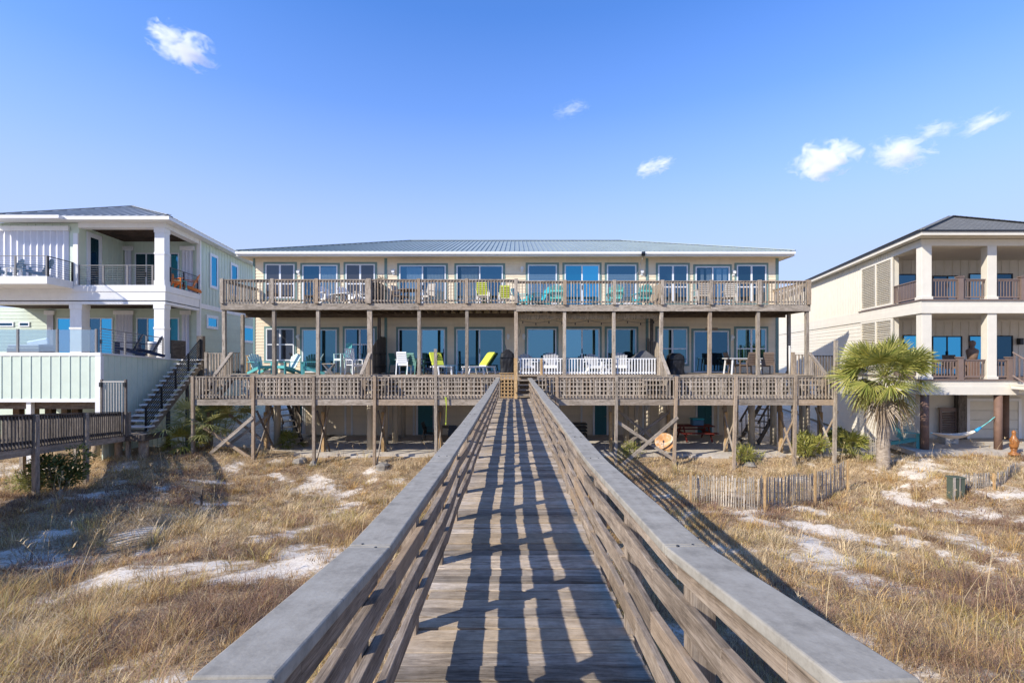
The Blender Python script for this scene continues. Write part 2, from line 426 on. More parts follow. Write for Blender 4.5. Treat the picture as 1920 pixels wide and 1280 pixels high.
def TZ(X, Y):
    X = np.asarray(X, float); Y = np.asarray(Y, float)
    z = np.interp(Y, YK, ZK)
    sm = lambda a, b, v: np.clip((v - a) / (b - a), 0, 1) ** 2 * (3 - 2 * np.clip((v - a) / (b - a), 0, 1))
    near = sm(-12, -4, Y) * (1 - sm(19, 21.5, Y))
    z = z + .62 * sm(-8, -13, X) * sm(10, 13, Y) * (1 - sm(19.5, 23, Y))      # dune shoulder by the left house
    z = z + .55 * sm(12, 16, X) * sm(12.5, 17, Y) * (1 - sm(19.0, 21, Y))      # mound by the palm
    z = z + near * ((fbm(X * .33 + 9, Y * .33, 3) - .5) * .55 + (fbm(X * 1.3, Y * 1.3, 3) - .5) * .13)
    z = z - .45 * sm(.9, 2.6, X) * sm(-3, 1, Y) * (1 - sm(9, 14, Y))
    pat = (np.abs(X - 1) < 10.6) & (Y > 20.45)
    z = np.where(pat, -4.30, z)
    pr = (X > 16.0) & (Y > 19.3)
    z = np.where(pr, np.minimum(z, -4.1), z)
    return z + CZ
def ground_hit(px, py):
    dx = (px - CX) / F; dz = (HY - py) / F
    Y = np.linspace(1.5, 24, 1500)
    d = CZ + dz * Y - TZ(dx * Y, Y)
    k = np.where(d < 0)[0]
    y = Y[k[0]] if len(k) else 24.0
    return dx * y, y
sand_px = [(277,1043,45,14),(233,1063,50,10),(333,1060,45,10),(407,1057,28,10),(533,1053,52,18),(617,1037,40,16),(410,903,30,10),(417,947,26,9),
 (623,947,20,18),(593,913,28,20),(493,1005,22,8),(567,997,26,8),(90,1060,75,15),(67,1007,55,15),(247,897,20,10),(163,930,38,11),(100,1272,60,14),
 (350,1262,52,12),(20,1275,30,14),(20,872,45,10),(602,985,26,12),(581,1035,36,16),(1227,1027,30,15),(1277,1064,30,18),(660,920,20,8),(700,880,30,8),
 (1420,970,30,18),(1453,983,30,13),(1547,987,38,13),(1520,1023,55,17),(1580,1037,55,14),(1677,1027,24,9),(1707,940,40,18),(1773,947,34,15),
 (1800,967,28,12),(1797,1020,42,24),(1757,1010,22,13),(1760,1053,18,13),(1897,983,20,15),(1900,923,40,12),(1513,957,40,8),(1703,917,24,11),
 (1400,962,36,10),(1660,985,20,8),(1750,880,60,10),(1700,862,40,9),(1850,905,26,8),(640,1160,30,14),(1330,1110,30,16),(1380,1200,40,18),(520,900,20,8)]
SP = []
for px, py, rx, ry in sand_px:
    x, y = ground_hit(px, py); x2, y2 = ground_hit(px, py - ry)
    SP.append((x, y, rx * y / F * 1.02, max(.25, min(abs(y2 - y), 2.2))))
def sandmask(X, Y):
    m = np.zeros(np.shape(X))
    wx = (fbm(X * .9 + 3, Y * .9 + 8, 4) - .5) * 2.6; wy = (fbm(X * .9 + 30, Y * .9 + 80, 4) - .5) * 2.0
    for x, y, a, b in SP:
        d = ((X + wx - x) / a) ** 2 + ((Y + wy - y) / b) ** 2
        m = np.maximum(m, np.clip(1.45 - d, 0, 1))
    nz = fbm(X * 1.7 + 50, Y * 1.7 + 50, 4)
    m = np.clip(m * (.1 + 1.1 * nz + 1.5 * (fbm(X * 3.0 + 5, Y * 4.5 + 5, 3) - .33)), 0, 1)
    return np.maximum(m, np.clip((fbm(X * .9 + 70, Y * .9 + 20, 4) - .60) * 5, 0, .7))
def np_mesh(name, V, tris, mat, col=None, smooth=False):
    me = bpy.data.meshes.new(name)
    V = np.ascontiguousarray(V, np.float32); T_ = np.ascontiguousarray(tris, np.int32)
    me.vertices.add(len(V)); me.vertices.foreach_set('co', V.ravel())
    k = T_.shape[1]
    me.loops.add(T_.size); me.loops.foreach_set('vertex_index', T_.ravel())
    me.polygons.add(len(T_)); me.polygons.foreach_set('loop_start', np.arange(0, T_.size, k, dtype=np.int32))
    me.polygons.foreach_set('use_smooth', np.full(len(T_), smooth))
    if col is not None:
        a = me.color_attributes.new('Col', 'FLOAT_COLOR', 'POINT')
        c4 = np.ones((len(V), 4), np.float32); c4[:, :3] = col; a.data.foreach_set('color', c4.ravel())
    me.update(calc_edges=True); me.materials.append(mat)
    o = bpy.data.objects.new(name, me); COL.objects.link(o); return o
def mk_ground():
    m, nt, b = newmat('dune_sand'); L = nt.links
    at = N(nt, 'ShaderNodeVertexColor', layer_name='Col'); tc = N(nt, 'ShaderNodeTexCoord')
    sx = N(nt, 'ShaderNodeSeparateColor'); L.new(at.outputs[0], sx.inputs[0])
    n1 = N(nt, 'ShaderNodeTexNoise', i_Scale=2.0, i_Detail=8.0, i_Roughness=.7); L.new(tc.outputs['Object'], n1.inputs['Vector'])
    n2 = N(nt, 'ShaderNodeTexNoise', i_Scale=22.0, i_Detail=6.0, i_Roughness=.7); L.new(tc.outputs['Object'], n2.inputs['Vector'])
    sand = ramp(nt, [(.3, (.50, .42, .32)), (.5, (.70, .62, .505)), (.75, (.80, .735, .63))], n2.outputs[0])
    lit = ramp(nt, [(.3, (.17, .115, .065)), (.5, (.35, .25, .145)), (.7, (.55, .43, .28))], n2.outputs[0])
    ad = N(nt, 'ShaderNodeMath', operation='ADD'); L.new(sx.outputs[0], ad.inputs[0])
    n3 = N(nt, 'ShaderNodeTexNoise', i_Scale=4.5, i_Detail=8.0, i_Roughness=.75); L.new(tc.outputs['Object'], n3.inputs['Vector'])
    sub = N(nt, 'ShaderNodeMath', operation='MULTIPLY_ADD', i_1=3.4, i_2=-1.80); L.new(n3.outputs[0], sub.inputs[0]); L.new(sub.outputs[0], ad.inputs[1])
    f = ramp(nt, [(.18, 0), (.8, 1)], ad.outputs[0])
    c = mixc(nt, lit.outputs[0], sand.outputs[0], f.outputs[0])
    L.new(c, b.inputs['Base Color']); b.inputs['Roughness'].default_value = .95; b.inputs['Specular IOR Level'].default_value = .1
    bump(nt, b, n2.outputs[0], .35, .03)
    return m
xs = np.unique(np.concatenate([np.linspace(-900, -60, 12), np.linspace(-60, -30, 16), np.linspace(-30, 30, 330), np.linspace(30, 60, 16), np.linspace(60, 900, 12)]))
ys = np.unique(np.concatenate([np.linspace(-70, -5, 30), np.linspace(-5, 24, 220), np.linspace(24, 60, 16), np.linspace(60, 1200, 10)]))
gx, gy = np.meshgrid(xs, ys)
gz = TZ(gx, gy); sm_ = np.where(gy < -3, 1.0, sandmask(gx, gy)); sm_ = np.where(gy > 21, .8, sm_)
nx, ny = len(xs), len(ys)
ii = np.arange(nx * ny).reshape(ny, nx)
quads = np.stack([ii[:-1, :-1], ii[:-1, 1:], ii[1:, 1:], ii[1:, :-1]], -1).reshape(-1, 4)
gcol = np.stack([sm_.ravel()] * 3, -1)
struct(np_mesh('ground', np.stack([gx.ravel(), gy.ravel(), gz.ravel()], -1), quads, mk_ground(), gcol, True))
def mk_sea():
    m, nt, b = newmat('sea_water'); L = nt.links
    tc = N(nt, 'ShaderNodeTexCoord'); n1 = N(nt, 'ShaderNodeTexNoise', i_Scale=.25, i_Detail=6.0); L.new(tc.outputs['Object'], n1.inputs['Vector'])
    b.inputs['Base Color'].default_value = (.01, .10, .14, 1); b.inputs['Roughness'].default_value = .12
    bump(nt, b, n1.outputs[0], .6, .5); return m
mb = MB(); mb.add([(-3000, -4000, CZ - 6.9), (3000, -4000, CZ - 6.9), (3000, -55, CZ - 6.9), (-3000, -55, CZ - 6.9)], [[0, 1, 2, 3]])
struct(mb.build('sea', mk_sea()))

# ------------------------------------------------------------------ dune grass: too many blades to count
def mk_grass():
    m, nt, b = newmat('dry_grass'); L = nt.links
    at = N(nt, 'ShaderNodeVertexColor', layer_name='Col'); L.new(at.outputs[0], b.inputs['Base Color'])
    b.inputs['Roughness'].default_value = .65; b.inputs['Specular IOR Level'].default_value = .2
    tr = N(nt, 'ShaderNodeBsdfTranslucent'); L.new(at.outputs[0], tr.inputs[0])
    mx = N(nt, 'ShaderNodeMixShader', i_0=.25); L.new(b.outputs[0], mx.inputs[1]); L.new(tr.outputs[0], mx.inputs[2])
    L.new(mx.outputs[0], nt.nodes['Material Output'].inputs[0]); return m
M['grass'] = mk_grass()
def blades(name, n, root, az, lean, Ln, wd, col, mat, segs=(0, .4, .75, 1)):
    # root (n,3)
    t = np.array(segs); K = len(t)
    hd = np.stack([np.cos(az), np.sin(az)], -1); sd = np.stack([-np.sin(az), np.cos(az)], -1)
    pts = []
    for k, tt in enumerate(t):
        h = (lean * Ln * tt ** 1.7)[:, None] * hd
        z = Ln * (tt - .42 * lean * tt ** 2)
        c = np.concatenate([root[:, :2] + h, (root[:, 2] + z)[:, None]], -1)
        if k < K - 1:
            w = (wd * (1 - .75 * tt))[:, None] * sd * .5
            a = c.copy(); a[:, :2] -= w; b_ = c.copy(); b_[:, :2] += w
            pts += [a, b_]
        else: pts.append(c)
    V = np.stack(pts, 1); m = V.shape[1]
    tr = []
    for k in range(K - 2): tr += [[2*k, 2*k+1, 2*k+3], [2*k, 2*k+3, 2*k+2]]
    tr.append([2*K-4, 2*K-3, 2*K-2])
    tr = np.array(tr)
    T_ = (np.arange(n)[:, None, None] * m + tr[None]).reshape(-1, 3)
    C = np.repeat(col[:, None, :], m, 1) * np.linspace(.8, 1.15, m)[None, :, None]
    return V.reshape(-1, 3), T_, C.reshape(-1, 3)
rs = np.random.RandomState(11)
PAL = np.array([(.50, .34, .145), (.56, .395, .18), (.35, .215, .12), (.48, .38, .12), (.64, .50, .30), (.25, .15, .10), (.40, .33, .10), (.52, .32, .105)])
def exclusion(X, Y):
    ok = np.ones(len(X), bool)
    ok &= ~((np.abs(X - 1) < 9.6) & (Y > 20.4))
    ok &= ~((X > 16.6) & (Y > 19.2))
    ok &= ~((X < -15.0) & (Y > 18.9))
    return ok
def grass_patch(y0, y1, per, nb, lmin, lmax, wd):
    A = 1.12 * (y1 ** 2 - y0 ** 2) + 6 * (y1 - y0)
    nc = int(A * per)
    Y = np.sqrt(rs.rand(nc) * (y1 ** 2 - y0 ** 2) + y0 ** 2); X = (rs.rand(nc) * 2 - 1) * (1.13 * Y + 3)
    s = sandmask(X, Y); keep = (rs.rand(nc) > np.clip(s * 1.25 + .5 * (fbm(X * 3 + 7, Y * 3, 3) - .5), 0, .94)) & exclusion(X, Y)
    X = X[keep]; Y = Y[keep]; nc = len(X)
    hue = fbm(X * .45 + 5, Y * .45 + 2, 3); big = fbm(X * .8 + 90, Y * .8 + 40, 2)
    kind = np.clip(((hue - .32) / .36 * 8 + rs.randn(nc) * 2.2 - .7 * (Y < 9) + np.clip(Y - 14.5, 0, 3) * 1.1).astype(int), 0, 7)
    order = np.array([5, 2, 5, 7, 0, 1, 3, 4])
    base = PAL[order[kind]] * (.48 + .62 * rs.rand(nc))[:, None]
    L0 = (lmin + (lmax - lmin) * rs.rand(nc) ** 1.5) * (.55 + .9 * big)
    cl = np.repeat(np.arange(nc), nb); n = len(cl)
    rad = .16 * np.sqrt(rs.rand(n)); th = rs.rand(n) * 6.283
    rx = X[cl] + rad * np.cos(th); ry = Y[cl] + rad * np.sin(th)
    root = np.stack([rx, ry, TZ(rx, ry) - .02], -1)
    az = th + rs.randn(n) * .7; lean = np.clip(.2 + .75 * rs.rand(n) + rad * 1.5, .1, 1.25)
    Ln = L0[cl] * (.45 + .75 * rs.rand(n)); w = wd * (.7 + .6 * rs.rand(n))
    col = base[cl] * (.92 + .66 * rs.rand(n))[:, None]
    gr = rs.rand(n) < .12; col[gr] = PAL[rs.randint(0, 8, gr.sum())]
    return blades('g', n, root, az, lean, Ln, w, col, None)
parts_ = [grass_patch(2.6, 8, 13, 40, .16, .50, .006), grass_patch(2.6, 8, 40, 26, .10, .26, .006), grass_patch(8, 14, 10, 34, .18, .5, .0085), grass_patch(8, 14, 26, 22, .09, .24, .009), grass_patch(14, 20.6, 9, 24, .18, .5, .012), grass_patch(14, 20.6, 20, 18, .08, .22, .013)]
def thatch(y0, y1, per, l, w):
    n = int((1.12 * (y1 ** 2 - y0 ** 2) + 5 * (y1 - y0)) * per)
    Y = np.sqrt(rs.rand(n) * (y1 ** 2 - y0 ** 2) + y0 ** 2); X = (rs.rand(n) * 2 - 1) * (1.13 * Y + 3)
    s = sandmask(X, Y); k = (rs.rand(n) > np.clip(s * .95 + .9 * (fbm(X * 2.5 + 70, Y * 2.5, 3) - .5), 0, .86)) & exclusion(X, Y); X = X[k]; Y = Y[k]; n = len(X)
    root = np.stack([X, Y, TZ(X, Y) - .01], -1)
    col = np.array([(.33, .215, .13), (.44, .30, .165), (.24, .145, .095), (.54, .41, .23)])[rs.randint(0, 4, n)] * (.95 + .7 * rs.rand(n))[:, None]
    return blades('t', n, root, rs.rand(n) * 6.283, .75 + .45 * rs.rand(n), l * (.4 + rs.rand(n)), w * (.6 + .8 * rs.rand(n)), col, None, (0, .5, 1))
parts_ += [thatch(2.6, 8, 420, .16, .006), thatch(8, 14, 260, .17, .009), thatch(14, 20.6, 130, .18, .014)]
def oats(n0, y0, y1):
    Y = y0 + (y1 - y0) * rs.rand(n0); X = (rs.rand(n0) * 2 - 1) * 1.08 * Y
    k = exclusion(X, Y - .5) & (np.abs(X) > 1.4); X = X[k]; Y = Y[k]; n = len(X)
    L = .55 + .55 * rs.rand(n); az = rs.rand(n) * 6.283; lean = .15 + .45 * rs.rand(n)
    root = np.stack([X, Y, TZ(X, Y) - .02], -1); col = np.array([(.56, .43, .25)]) * (.8 + .4 * rs.rand(n))[:, None]
    a = blades('o', n, root, az, lean, L, np.full(n, .012), col, None)
    m = 7; i = np.repeat(np.arange(n), m); t = .86 + .14 * rs.rand(n * m)
    hd = np.stack([np.cos(az), np.sin(az)], -1)[i]; h = (lean[i] * L[i] * t ** 1.7)[:, None] * hd
    r2 = np.concatenate([root[i, :2] + h, (root[i, 2] + L[i] * (t - .42 * lean[i] * t ** 2))[:, None]], -1)
    b_ = blades('h', n * m, r2, rs.rand(n * m) * 6.283, .5 + .6 * rs.rand(n * m), .07 + .06 * rs.rand(n * m), np.full(n * m, .016), col[i] * 1.1, None, (0, .5, 1))
    return [a, b_]
parts_ += oats(260, 16.5, 20.9) + oats(160, 6, 16)
off = 0; Vs = []; Ts = []; Cs = []
for V, T_, C in parts_:
    Vs.append(V); Ts.append(T_ + off); Cs.append(C); off += len(V)
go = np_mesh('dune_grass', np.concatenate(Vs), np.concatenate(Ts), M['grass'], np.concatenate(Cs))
tag(go, 'dry golden and brown grass growing over the white sand dunes', 'grass'); struct(go, 'stuff')
# ------------------------------------------------------------------ the boardwalk we stand on
def lin(x, xs, ys): return float(np.interp(x, xs, ys))
def bw_z(Y): return CZ + lin(Y, [-4, .95, 1.9, 2.6, 3.8, 6, 9, 14, 19.4], [-1.12, -1.515, -1.612, -1.655, -1.712, -1.725, -1.74, -1.73, -1.71])
def bw_h(Y): return lin(Y, [-4, .95, 3.77, 9, 19.4], [.875, .872, .878, .86, .84])
def bw_x(Y): return lin(Y, [-4, .95, 1.9, 4, 19.4], [.16, .085, .042, .022, -.085])
bw = thing('boardwalk', 'long weathered wooden boardwalk with grey painted handrails leading straight to the cream house', 'boardwalk', (0, 3, bw_z(3)))
Y0, Y1 = -3.6, 19.36
b = MB(); y = Y0
while y < Y1:
    w = .122; yc = y + w / 2; z = bw_z(yc); dz = rng.gauss(0, .003); a = rng.gauss(0, .004); j = rng.gauss(0, .008)
    xl, xr = bw_x(yc) - .66 + j, bw_x(yc) + .66 + j
    xm = (xl + xr) / 2; sl_ = (bw_z(yc + .05) - bw_z(yc - .05)) / .1
    up = Vector((0, -sl_, 1)).normalized()
    b.beam((xl, yc - a, z - .019 + dz), (xr, yc + a, z - .019 + dz + rng.gauss(0, .002)), w, .038, up=up)
    y += w + rng.uniform(.006, .013)
b.build('deck_planks', M['deckwood'], bw, bevel=.004)
posts_y = [Y0 + .2 + k * 1.055 for k in range(22)]
posts_y = [p for p in posts_y if p < Y1]
for sd in (-1, 1):
    wob = [(rng.gauss(0, .010), rng.gauss(0, .008)) for _ in range(60)]
    wobf = lambda yy, k: (lin(yy, posts_y, [wob[i][k] for i in range(len(posts_y))]))
    # cap boards, two posts to a board, mitred by continuing through the same vertices
    c = MB(); ny_ = 2.11
    ks = [Y0] + [p for p in posts_y[1::2]] + [Y1]
    ks = sorted(set(ks + [.95, 1.9, 3.8]))
    for a, e in zip(ks[:-1], ks[1:]):
        if e - a < .02: continue
        pa = Vector((bw_x(a) + sd * (.64 + wobf(a, 0)), a + .002, bw_z(a) + bw_h(a) - .019 + wobf(a, 1)))
        pe = Vector((bw_x(e) + sd * (.64 + wobf(e, 0)), e - .002, bw_z(e) + bw_h(e) - .019 + wobf(e, 1)))
        c.beam(pa, pe, .168, .038)
    co = c.build('handrail_cap', M['cap'], bw, bevel=.006)
    src = None
    for py in posts_y:
        for o_ in (-.035, .03):
            q = rng.gauss(0, .012); xx = bw_x(py) + sd * (.64 + wobf(py, 0)) + o_; zz = bw_z(py + q) + bw_h(py + q) + wobf(py, 1)
            if src is None:
                m_ = MB(); m_.cyl((bw.location.x, bw.location.y, bw.location.z - .006), (bw.location.x, bw.location.y, bw.location.z + .0025), .0055, .0055, 8); src = m_.build('screw_head', M['black'], co); so_ = src
            else: so_ = src.copy(); COL.objects.link(so_)
            so_.location = Vector((xx, py + q, zz)) - bw.location
    for (h0, h1) in ((.150, .252), (.342, .444), (.534, .636), (.722, .818)):
        r = MB()
        st = 0 if h0 < .3 or h0 > .7 else 1
        ks = [Y0] + posts_y[1 + st::2] + [Y1]
        for a, e in zip(ks[:-1], ks[1:]):
            if e - a < .02: continue
            ja, je = rng.gauss(0, .007), rng.gauss(0, .007)
            n = 3
            pts = [a + (e - a) * i / n for i in range(n + 1)]
            bow = rng.gauss(0, .008)
            for i in range(n):
                ya, ye = pts[i], pts[i + 1]
                f = lambda yy: Vector((bw_x(yy) + sd * (.595 + .019 + wobf(yy, 0) * .6 + bow * math.sin(math.pi * (yy - a) / (e - a))), yy, bw_z(yy) + (h0 + h1) / 2 * bw_h(yy) / .86 + ja + (je - ja) * (yy - a) / (e - a)))
                r.beam(f(ya), f(ye), .038, h1 - h0)
        r.build('rail', M['railwood'], bw, bevel=.004)
    for py in posts_y:
        p = MB(); x = bw_x(py) + sd * (.633 + .045)
        g = float(TZ(x, py)) - .3
        p.beam((x, py, g), (x + rng.gauss(0, .004), py, bw_z(py) + bw_h(py) - .04), .09, .09, up=(0, 1, 0))
        p.build('post', M['railwood'], bw)
    s_ = MB(); ks = np.linspace(Y0, Y1, 24)
    for a, e in zip(ks[:-1], ks[1:]):
        s_.beam((bw_x(a) + sd * .60, a, bw_z(a) - .14), (bw_x(e) + sd * .60, e, bw_z(e) - .14), .04, .19)
    s_.build('stringer', M['darkwood'], bw)
# ------------------------------------------------------------------ central beach house
def lap_x(mb, x0, x1, z0, z1, y, lap=.155, sgn=-1):
    z = z0
    while z < z1 - .01:
        zt = min(z + lap, z1)
        mb.prism([(x0, y, z), (x0, y + sgn * .016, z), (x0, y, zt)], (x1 - x0, 0, 0)); z += lap
def lap_y(mb, y0, y1, z0, z1, x, lap=.155, sgn=-1):
    z = z0
    while z < z1 - .01:
        zt = min(z + lap, z1)
        mb.prism([(x, y0, z), (x + sgn * .016, y0, z), (x, y0, zt)], (0, y1 - y0, 0)); z += lap
def window(parent, x0, x1, z0, z1, y, panes=2, sash=None, gm='glass', trim='tealtrim', tw=.105, fw=.06, curtain=None, door=False, T=None, fm='frame', handle=None, blind=None):
    nm = 'sliding_door' if door else 'window'
    f = MB(T); d0, d1 = y - .055, y - .002
    xi0, xi1, zi0, zi1 = x0 + tw, x1 - tw, (z0 if door else z0 + tw), z1 - tw
    f.box(xi0, xi0 + fw, d0, d1, zi0, zi1); f.box(xi1 - fw, xi1, d0, d1, zi0, zi1)
    f.box(xi0 + fw, xi1 - fw, d0, d1, zi1 - fw, zi1); f.box(xi0 + fw, xi1 - fw, d0, d1, zi0, zi0 + fw)
    pw = (xi1 - xi0 - 2 * fw) / panes
    for k in range(1, panes):
        xm = xi0 + fw + pw * k; mw = fw * (1.1 if door else 1.5)
        f.box(xm - mw / 2, xm + mw / 2, d0 + .004, d1, zi0 + fw, zi1 - fw)
    if sash:
        zs = zi0 + (zi1 - zi0) * sash
        for k in range(panes):
            f.box(xi0 + fw + pw * k, xi0 + fw + pw * (k + 1), d0 + .01, d1, zs - .028, zs + .028)
    fo = f.build(nm, M[fm], parent)
    if trim:
        t = MB(T)
        t.box(x0, xi0, y - .03, y, z0 if not door else z0, z1); t.box(xi1, x1, y - .03, y, z0, z1)
        t.box(xi0, xi1, y - .03, y, zi1, z1)
        if not door: t.box(xi0, xi1, y - .03, y, z0, zi0)
        t.build('trim', M[trim], fo)
    def quad(mb, xa, xb, za, zb, yy): mb.add([(xa, yy, za), (xb, yy, za), (xb, yy, zb), (xa, yy, zb)], [[0, 1, 2, 3]])
    if curtain or blind:
        g = MB(T); quad(g, xi0 + fw, xi1 - fw, zi0 + fw, zi1 - fw, y - .018); g.build('room_shade_sheet', M['black'], fo, recalc=False)  # black sheet in place of the unlit room, its shade painted on
        if curtain:
            for a, e in curtain:
                cu = MB(T); xa = xi0 + fw + (xi1 - xi0 - 2 * fw) * a; xb = xi0 + fw + (xi1 - xi0 - 2 * fw) * e
                n = max(6, int((xb - xa) / .035)); pts = []; fs = []
                for i in range(n + 1):
                    xx = xa + (xb - xa) * i / n; yy = y - .026 + .006 * (1 if i % 2 else -1)
                    pts += [(xx, yy, zi0 + fw), (xx, yy, zi1 - fw - .06)]
                for i in range(n): fs.append([2 * i, 2 * i + 2, 2 * i + 3, 2 * i + 1])
                cu.add(pts, fs); cu.build('curtain', M['curtain'], fo, recalc=False)
        if blind:
            bl = MB(T); zt = zi1 - fw - .02 - (zi1 - zi0) * blind[1]; z = zi0 + fw + (zi1 - zi0) * blind[0]
            while z < zt:
                bl.box(xi0 + fw, xi1 - fw, y - .028, y - .024, z, z + .07); z += .085
            bl.build('blind', M['curtain'], fo)
        gm2 = 'glassclear'
    else: gm2 = gm
    for k in range(panes if door else 1):
        g = MB(T)
        xa = xi0 + fw + (pw * k if door else 0); xb = xa + (pw if door else pw * panes)
        quad(g, xa, xb, zi0 + fw, zi1 - fw, y - .034); g.build('pane', M[gm2] if isinstance(gm2, str) else M[gm2[k]], fo, recalc=False)
    if door:
        h = MB(T); xm = handle if handle is not None else (xi0 + fw * .5 if panes < 2 else xi0 + fw + pw)
        h.box(xm - .018, xm + .018, d0 - .04, d0, zi0 + .95, zi0 + 1.18); h.build('handle', M['black'], fo)
    return fo

YW = 24.0
HX0, HX1 = -13.12, 13.08
PF = CZ - .82        # porch floor
UF = CZ + 2.356      # upper deck floor
house = thing('beach_house', 'long cream two storey beach house with grey teal trim and metal hip roof', 'house', (0, 24, 0))
w = MB(); w.box(HX0 + .02, HX1 - .02, YW + .001, 37, PF - .35, 9.14)
lap_x(w, HX0 + .02, HX1 - .02, PF, 9.14, YW); lap_y(w, YW, 37, PF, 9.14, HX0 + .02); lap_y(w, YW, 37, PF, 9.14, HX1 - .02, sgn=1)
w.build('wall', M['cream'], house)
w = MB(); w.box(-11.4, 11.9, 25.72, 36.5, 0, PF - .35); lap_x(w, -11.4, 11.9, 0, PF - .35, 25.72); w.build('ground_floor_wall', M['cream'], house)
for x0_, x1_ in ((PX(723.5, YW) - .065, PX(723.5, YW) + .065), (PX(1213, YW) - .065, PX(1213, YW) + .065)):
    t = MB(); t.box(x0_, x1_, YW - .035, YW - .001, PF, 9.14); t.build('corner_trim', M['tealtrim'], house)
for x0_, x1_ in ((HX1 - .12, HX1 + .03), (HX0 - .03, HX0 + .07)):
    t = MB(); t.box(x0_, x1_, YW - .03, YW + .1, PF, 9.14); t.build('corner_trim', M['tealtrim'], house)
# windows and doors, left to right
X_ = lambda p: PX(p, YW); Z_ = lambda p: PZ(p, YW)
UB = UF + .02
window(house, X_(494.5), X_(557), Z_(563), Z_(491.4), YW, 2, .42, 'screen')
window(house, X_(563.6), X_(637.3), UB, Z_(493), YW, 2, door=True, curtain=[(.5, 1)])
window(house, X_(644.5), X_(707.3), Z_(563), Z_(491.4), YW, 2, .42, 'screen')
window(house, X_(745), X_(840), UB, Z_(493.6), YW, 2, door=True, curtain=[(.14, .49), (.6, .98)])
window(house, X_(852), X_(947), UB, Z_(493.6), YW, 2, door=True, curtain=[(.08, .46)])
window(house, X_(985.6), X_(1048), Z_(574), Z_(492.5), YW, 1, blind=(0, .20))
window(house, X_(1054.5), X_(1127.6), UB, Z_(492.5), YW, 2, gm='glassblue', door=True)
window(house, X_(1133.7), X_(1196.7), Z_(574), Z_(492.5), YW, 1, blind=(0, .20))
window(house, X_(1229.5), X_(1293), Z_(572), Z_(493), YW, 2, .42, 'glassdark')
window(house, X_(1299.5), X_(1371.7), UB, Z_(495.8), YW, 2, door=True, curtain=[(.12, .22), (.3, .46), (.62, .78), (.82, .94)])
window(house, X_(1376.8), X_(1440), Z_(572), Z_(493), YW, 2, .42, 'glassdark')
PB = PF + .02
window(house, X_(495.6), X_(556), Z_(680), Z_(611.7), YW, 2, .50, 'screen')
window(house, X_(563), X_(636), PB, Z_(613.4), YW, 2, door=True, gm='glass')
window(house, X_(643), X_(707), Z_(680), Z_(611.7), YW, 2, .50, 'glassdark')
window(house, X_(743), X_(838.5), PB, Z_(612.8), YW, 2, door=True, handle=X_(832))
window(house, X_(851.7), X_(947), PB, Z_(612.8), YW, 2, door=True)
window(house, X_(984), X_(1047), Z_(682), Z_(612), YW, 1)
window(house, X_(1054), X_(1128), PB, Z_(612), YW, 2, door=True)
window(house, X_(1133.7), X_(1196.7), Z_(682), Z_(612), YW, 1)
window(house, X_(1228.5), X_(1292), Z_(686), Z_(612), YW, 2, .43, 'glass')
window(house, X_(1296), X_(1369.5), PB, Z_(616), YW, 2, door=True, gm='glassdark')
window(house, X_(1376), X_(1440), Z_(686), Z_(612), YW, 2, .43, 'glass')
# small wooden sign over the right door
b = MB(); b.box(X_(1322), X_(1345), YW - .05, YW - .032, Z_(619.5), Z_(614.5)); b.build('door_sign', M['oldwood'], house)
# wall lamps
for px, py in ((561, 511), (738, 510), (979, 505), (1203, 511), (1375, 512), (560, 632), (953, 631), (982, 631), (1372, 633)):
    b = MB(); x, z = X_(px), Z_(py)
    b.box(x - .06, x + .06, YW - .05, YW - .001, z - .14, z + .14); b.cyl((x, YW - .17, z + .02), (x, YW - .06, z + .02), .085, .05, 10)
    b.build('wall_lamp', M['white'], house, bevel=.01)
# ground floor doors and openings under the house
YU = 25.72
def gdoor(px0, px1, py0, mat, nm='door'):
    x0, x1 = PX(px0, YU), PX(px1, YU); zt = PZ(py0, YU)
    d = MB(); d.box(x0, x1, YU - .05, YU - .02, .02, zt)
    for a in (0, 1):
        for (u0, u1) in ((.08, .45), (.52, .92)):
            xa = x0 + (x1 - x0) * (.12 + .43 * a); d.box(xa, xa + (x1 - x0) * .33, YU - .065, YU - .05, zt * u0, zt * u1)
    do = d.build(nm, M[mat], house)
    t = MB(); t.box(x0 - .1, x0, YU - .06, YU - .01, 0, zt + .1); t.box(x1, x1 + .1, YU - .06, YU - .01, 0, zt + .1); t.box(x0, x1, YU - .06, YU - .01, zt, zt + .1); t.build('trim', M['white'], do)
    h = MB(); h.ell((x1 - .08, YU - .1, 1.0), .03, .04, .03, 8, 5); h.build('handle', M['greymetal'], do)
gdoor(784, 812, 752, 'tealdoor'); gdoor(1115, 1137, 750, 'tealdoor'); gdoor(1307, 1334, 752, 'tealdoor')
window(house, PX(543, YU), PX(573, YU), .05, PZ(745, YU), YU, 2, door=True, gm='glassblue', trim='white')
for px in (648, 660, 728, 776, 1090, 1206, 1346, 1440):
    b = MB(); x = PX(px, YU); b.box(x - .05, x + .05, YU - .05, YU - .017, 0, PF - .36); b.build('trim_post', M['white'], house)
# concrete columns carrying the house
for px, Y, r in ((520, 22.6, .15), (556, 24.4, .17), (694, 21.75, .145), (722, 22.9, .15), (741, 23.6, .15), (756, 25.0, .12), (1174, 23.8, .14), (1194, 23.0, .13), (1214, 22.6, .15), (1241, 21.9, .14), (1409, 22.6, .15), (1450, 23.4, .15), (1505, 22.9, .16), (898, 23.0, .15), (1046, 23.0, .15)):
    b = MB(); x = PX(px, Y); b.cyl((x, Y, 0 if abs(x - 1) < 10.5 else -.15), (x, Y, PF - .2), r, r, 16); b.box(x - r - .05, x + r + .05, Y - r - .05, Y + r + .05, PF - .26, PF - .2)
    b.build('column', M['column'], house)
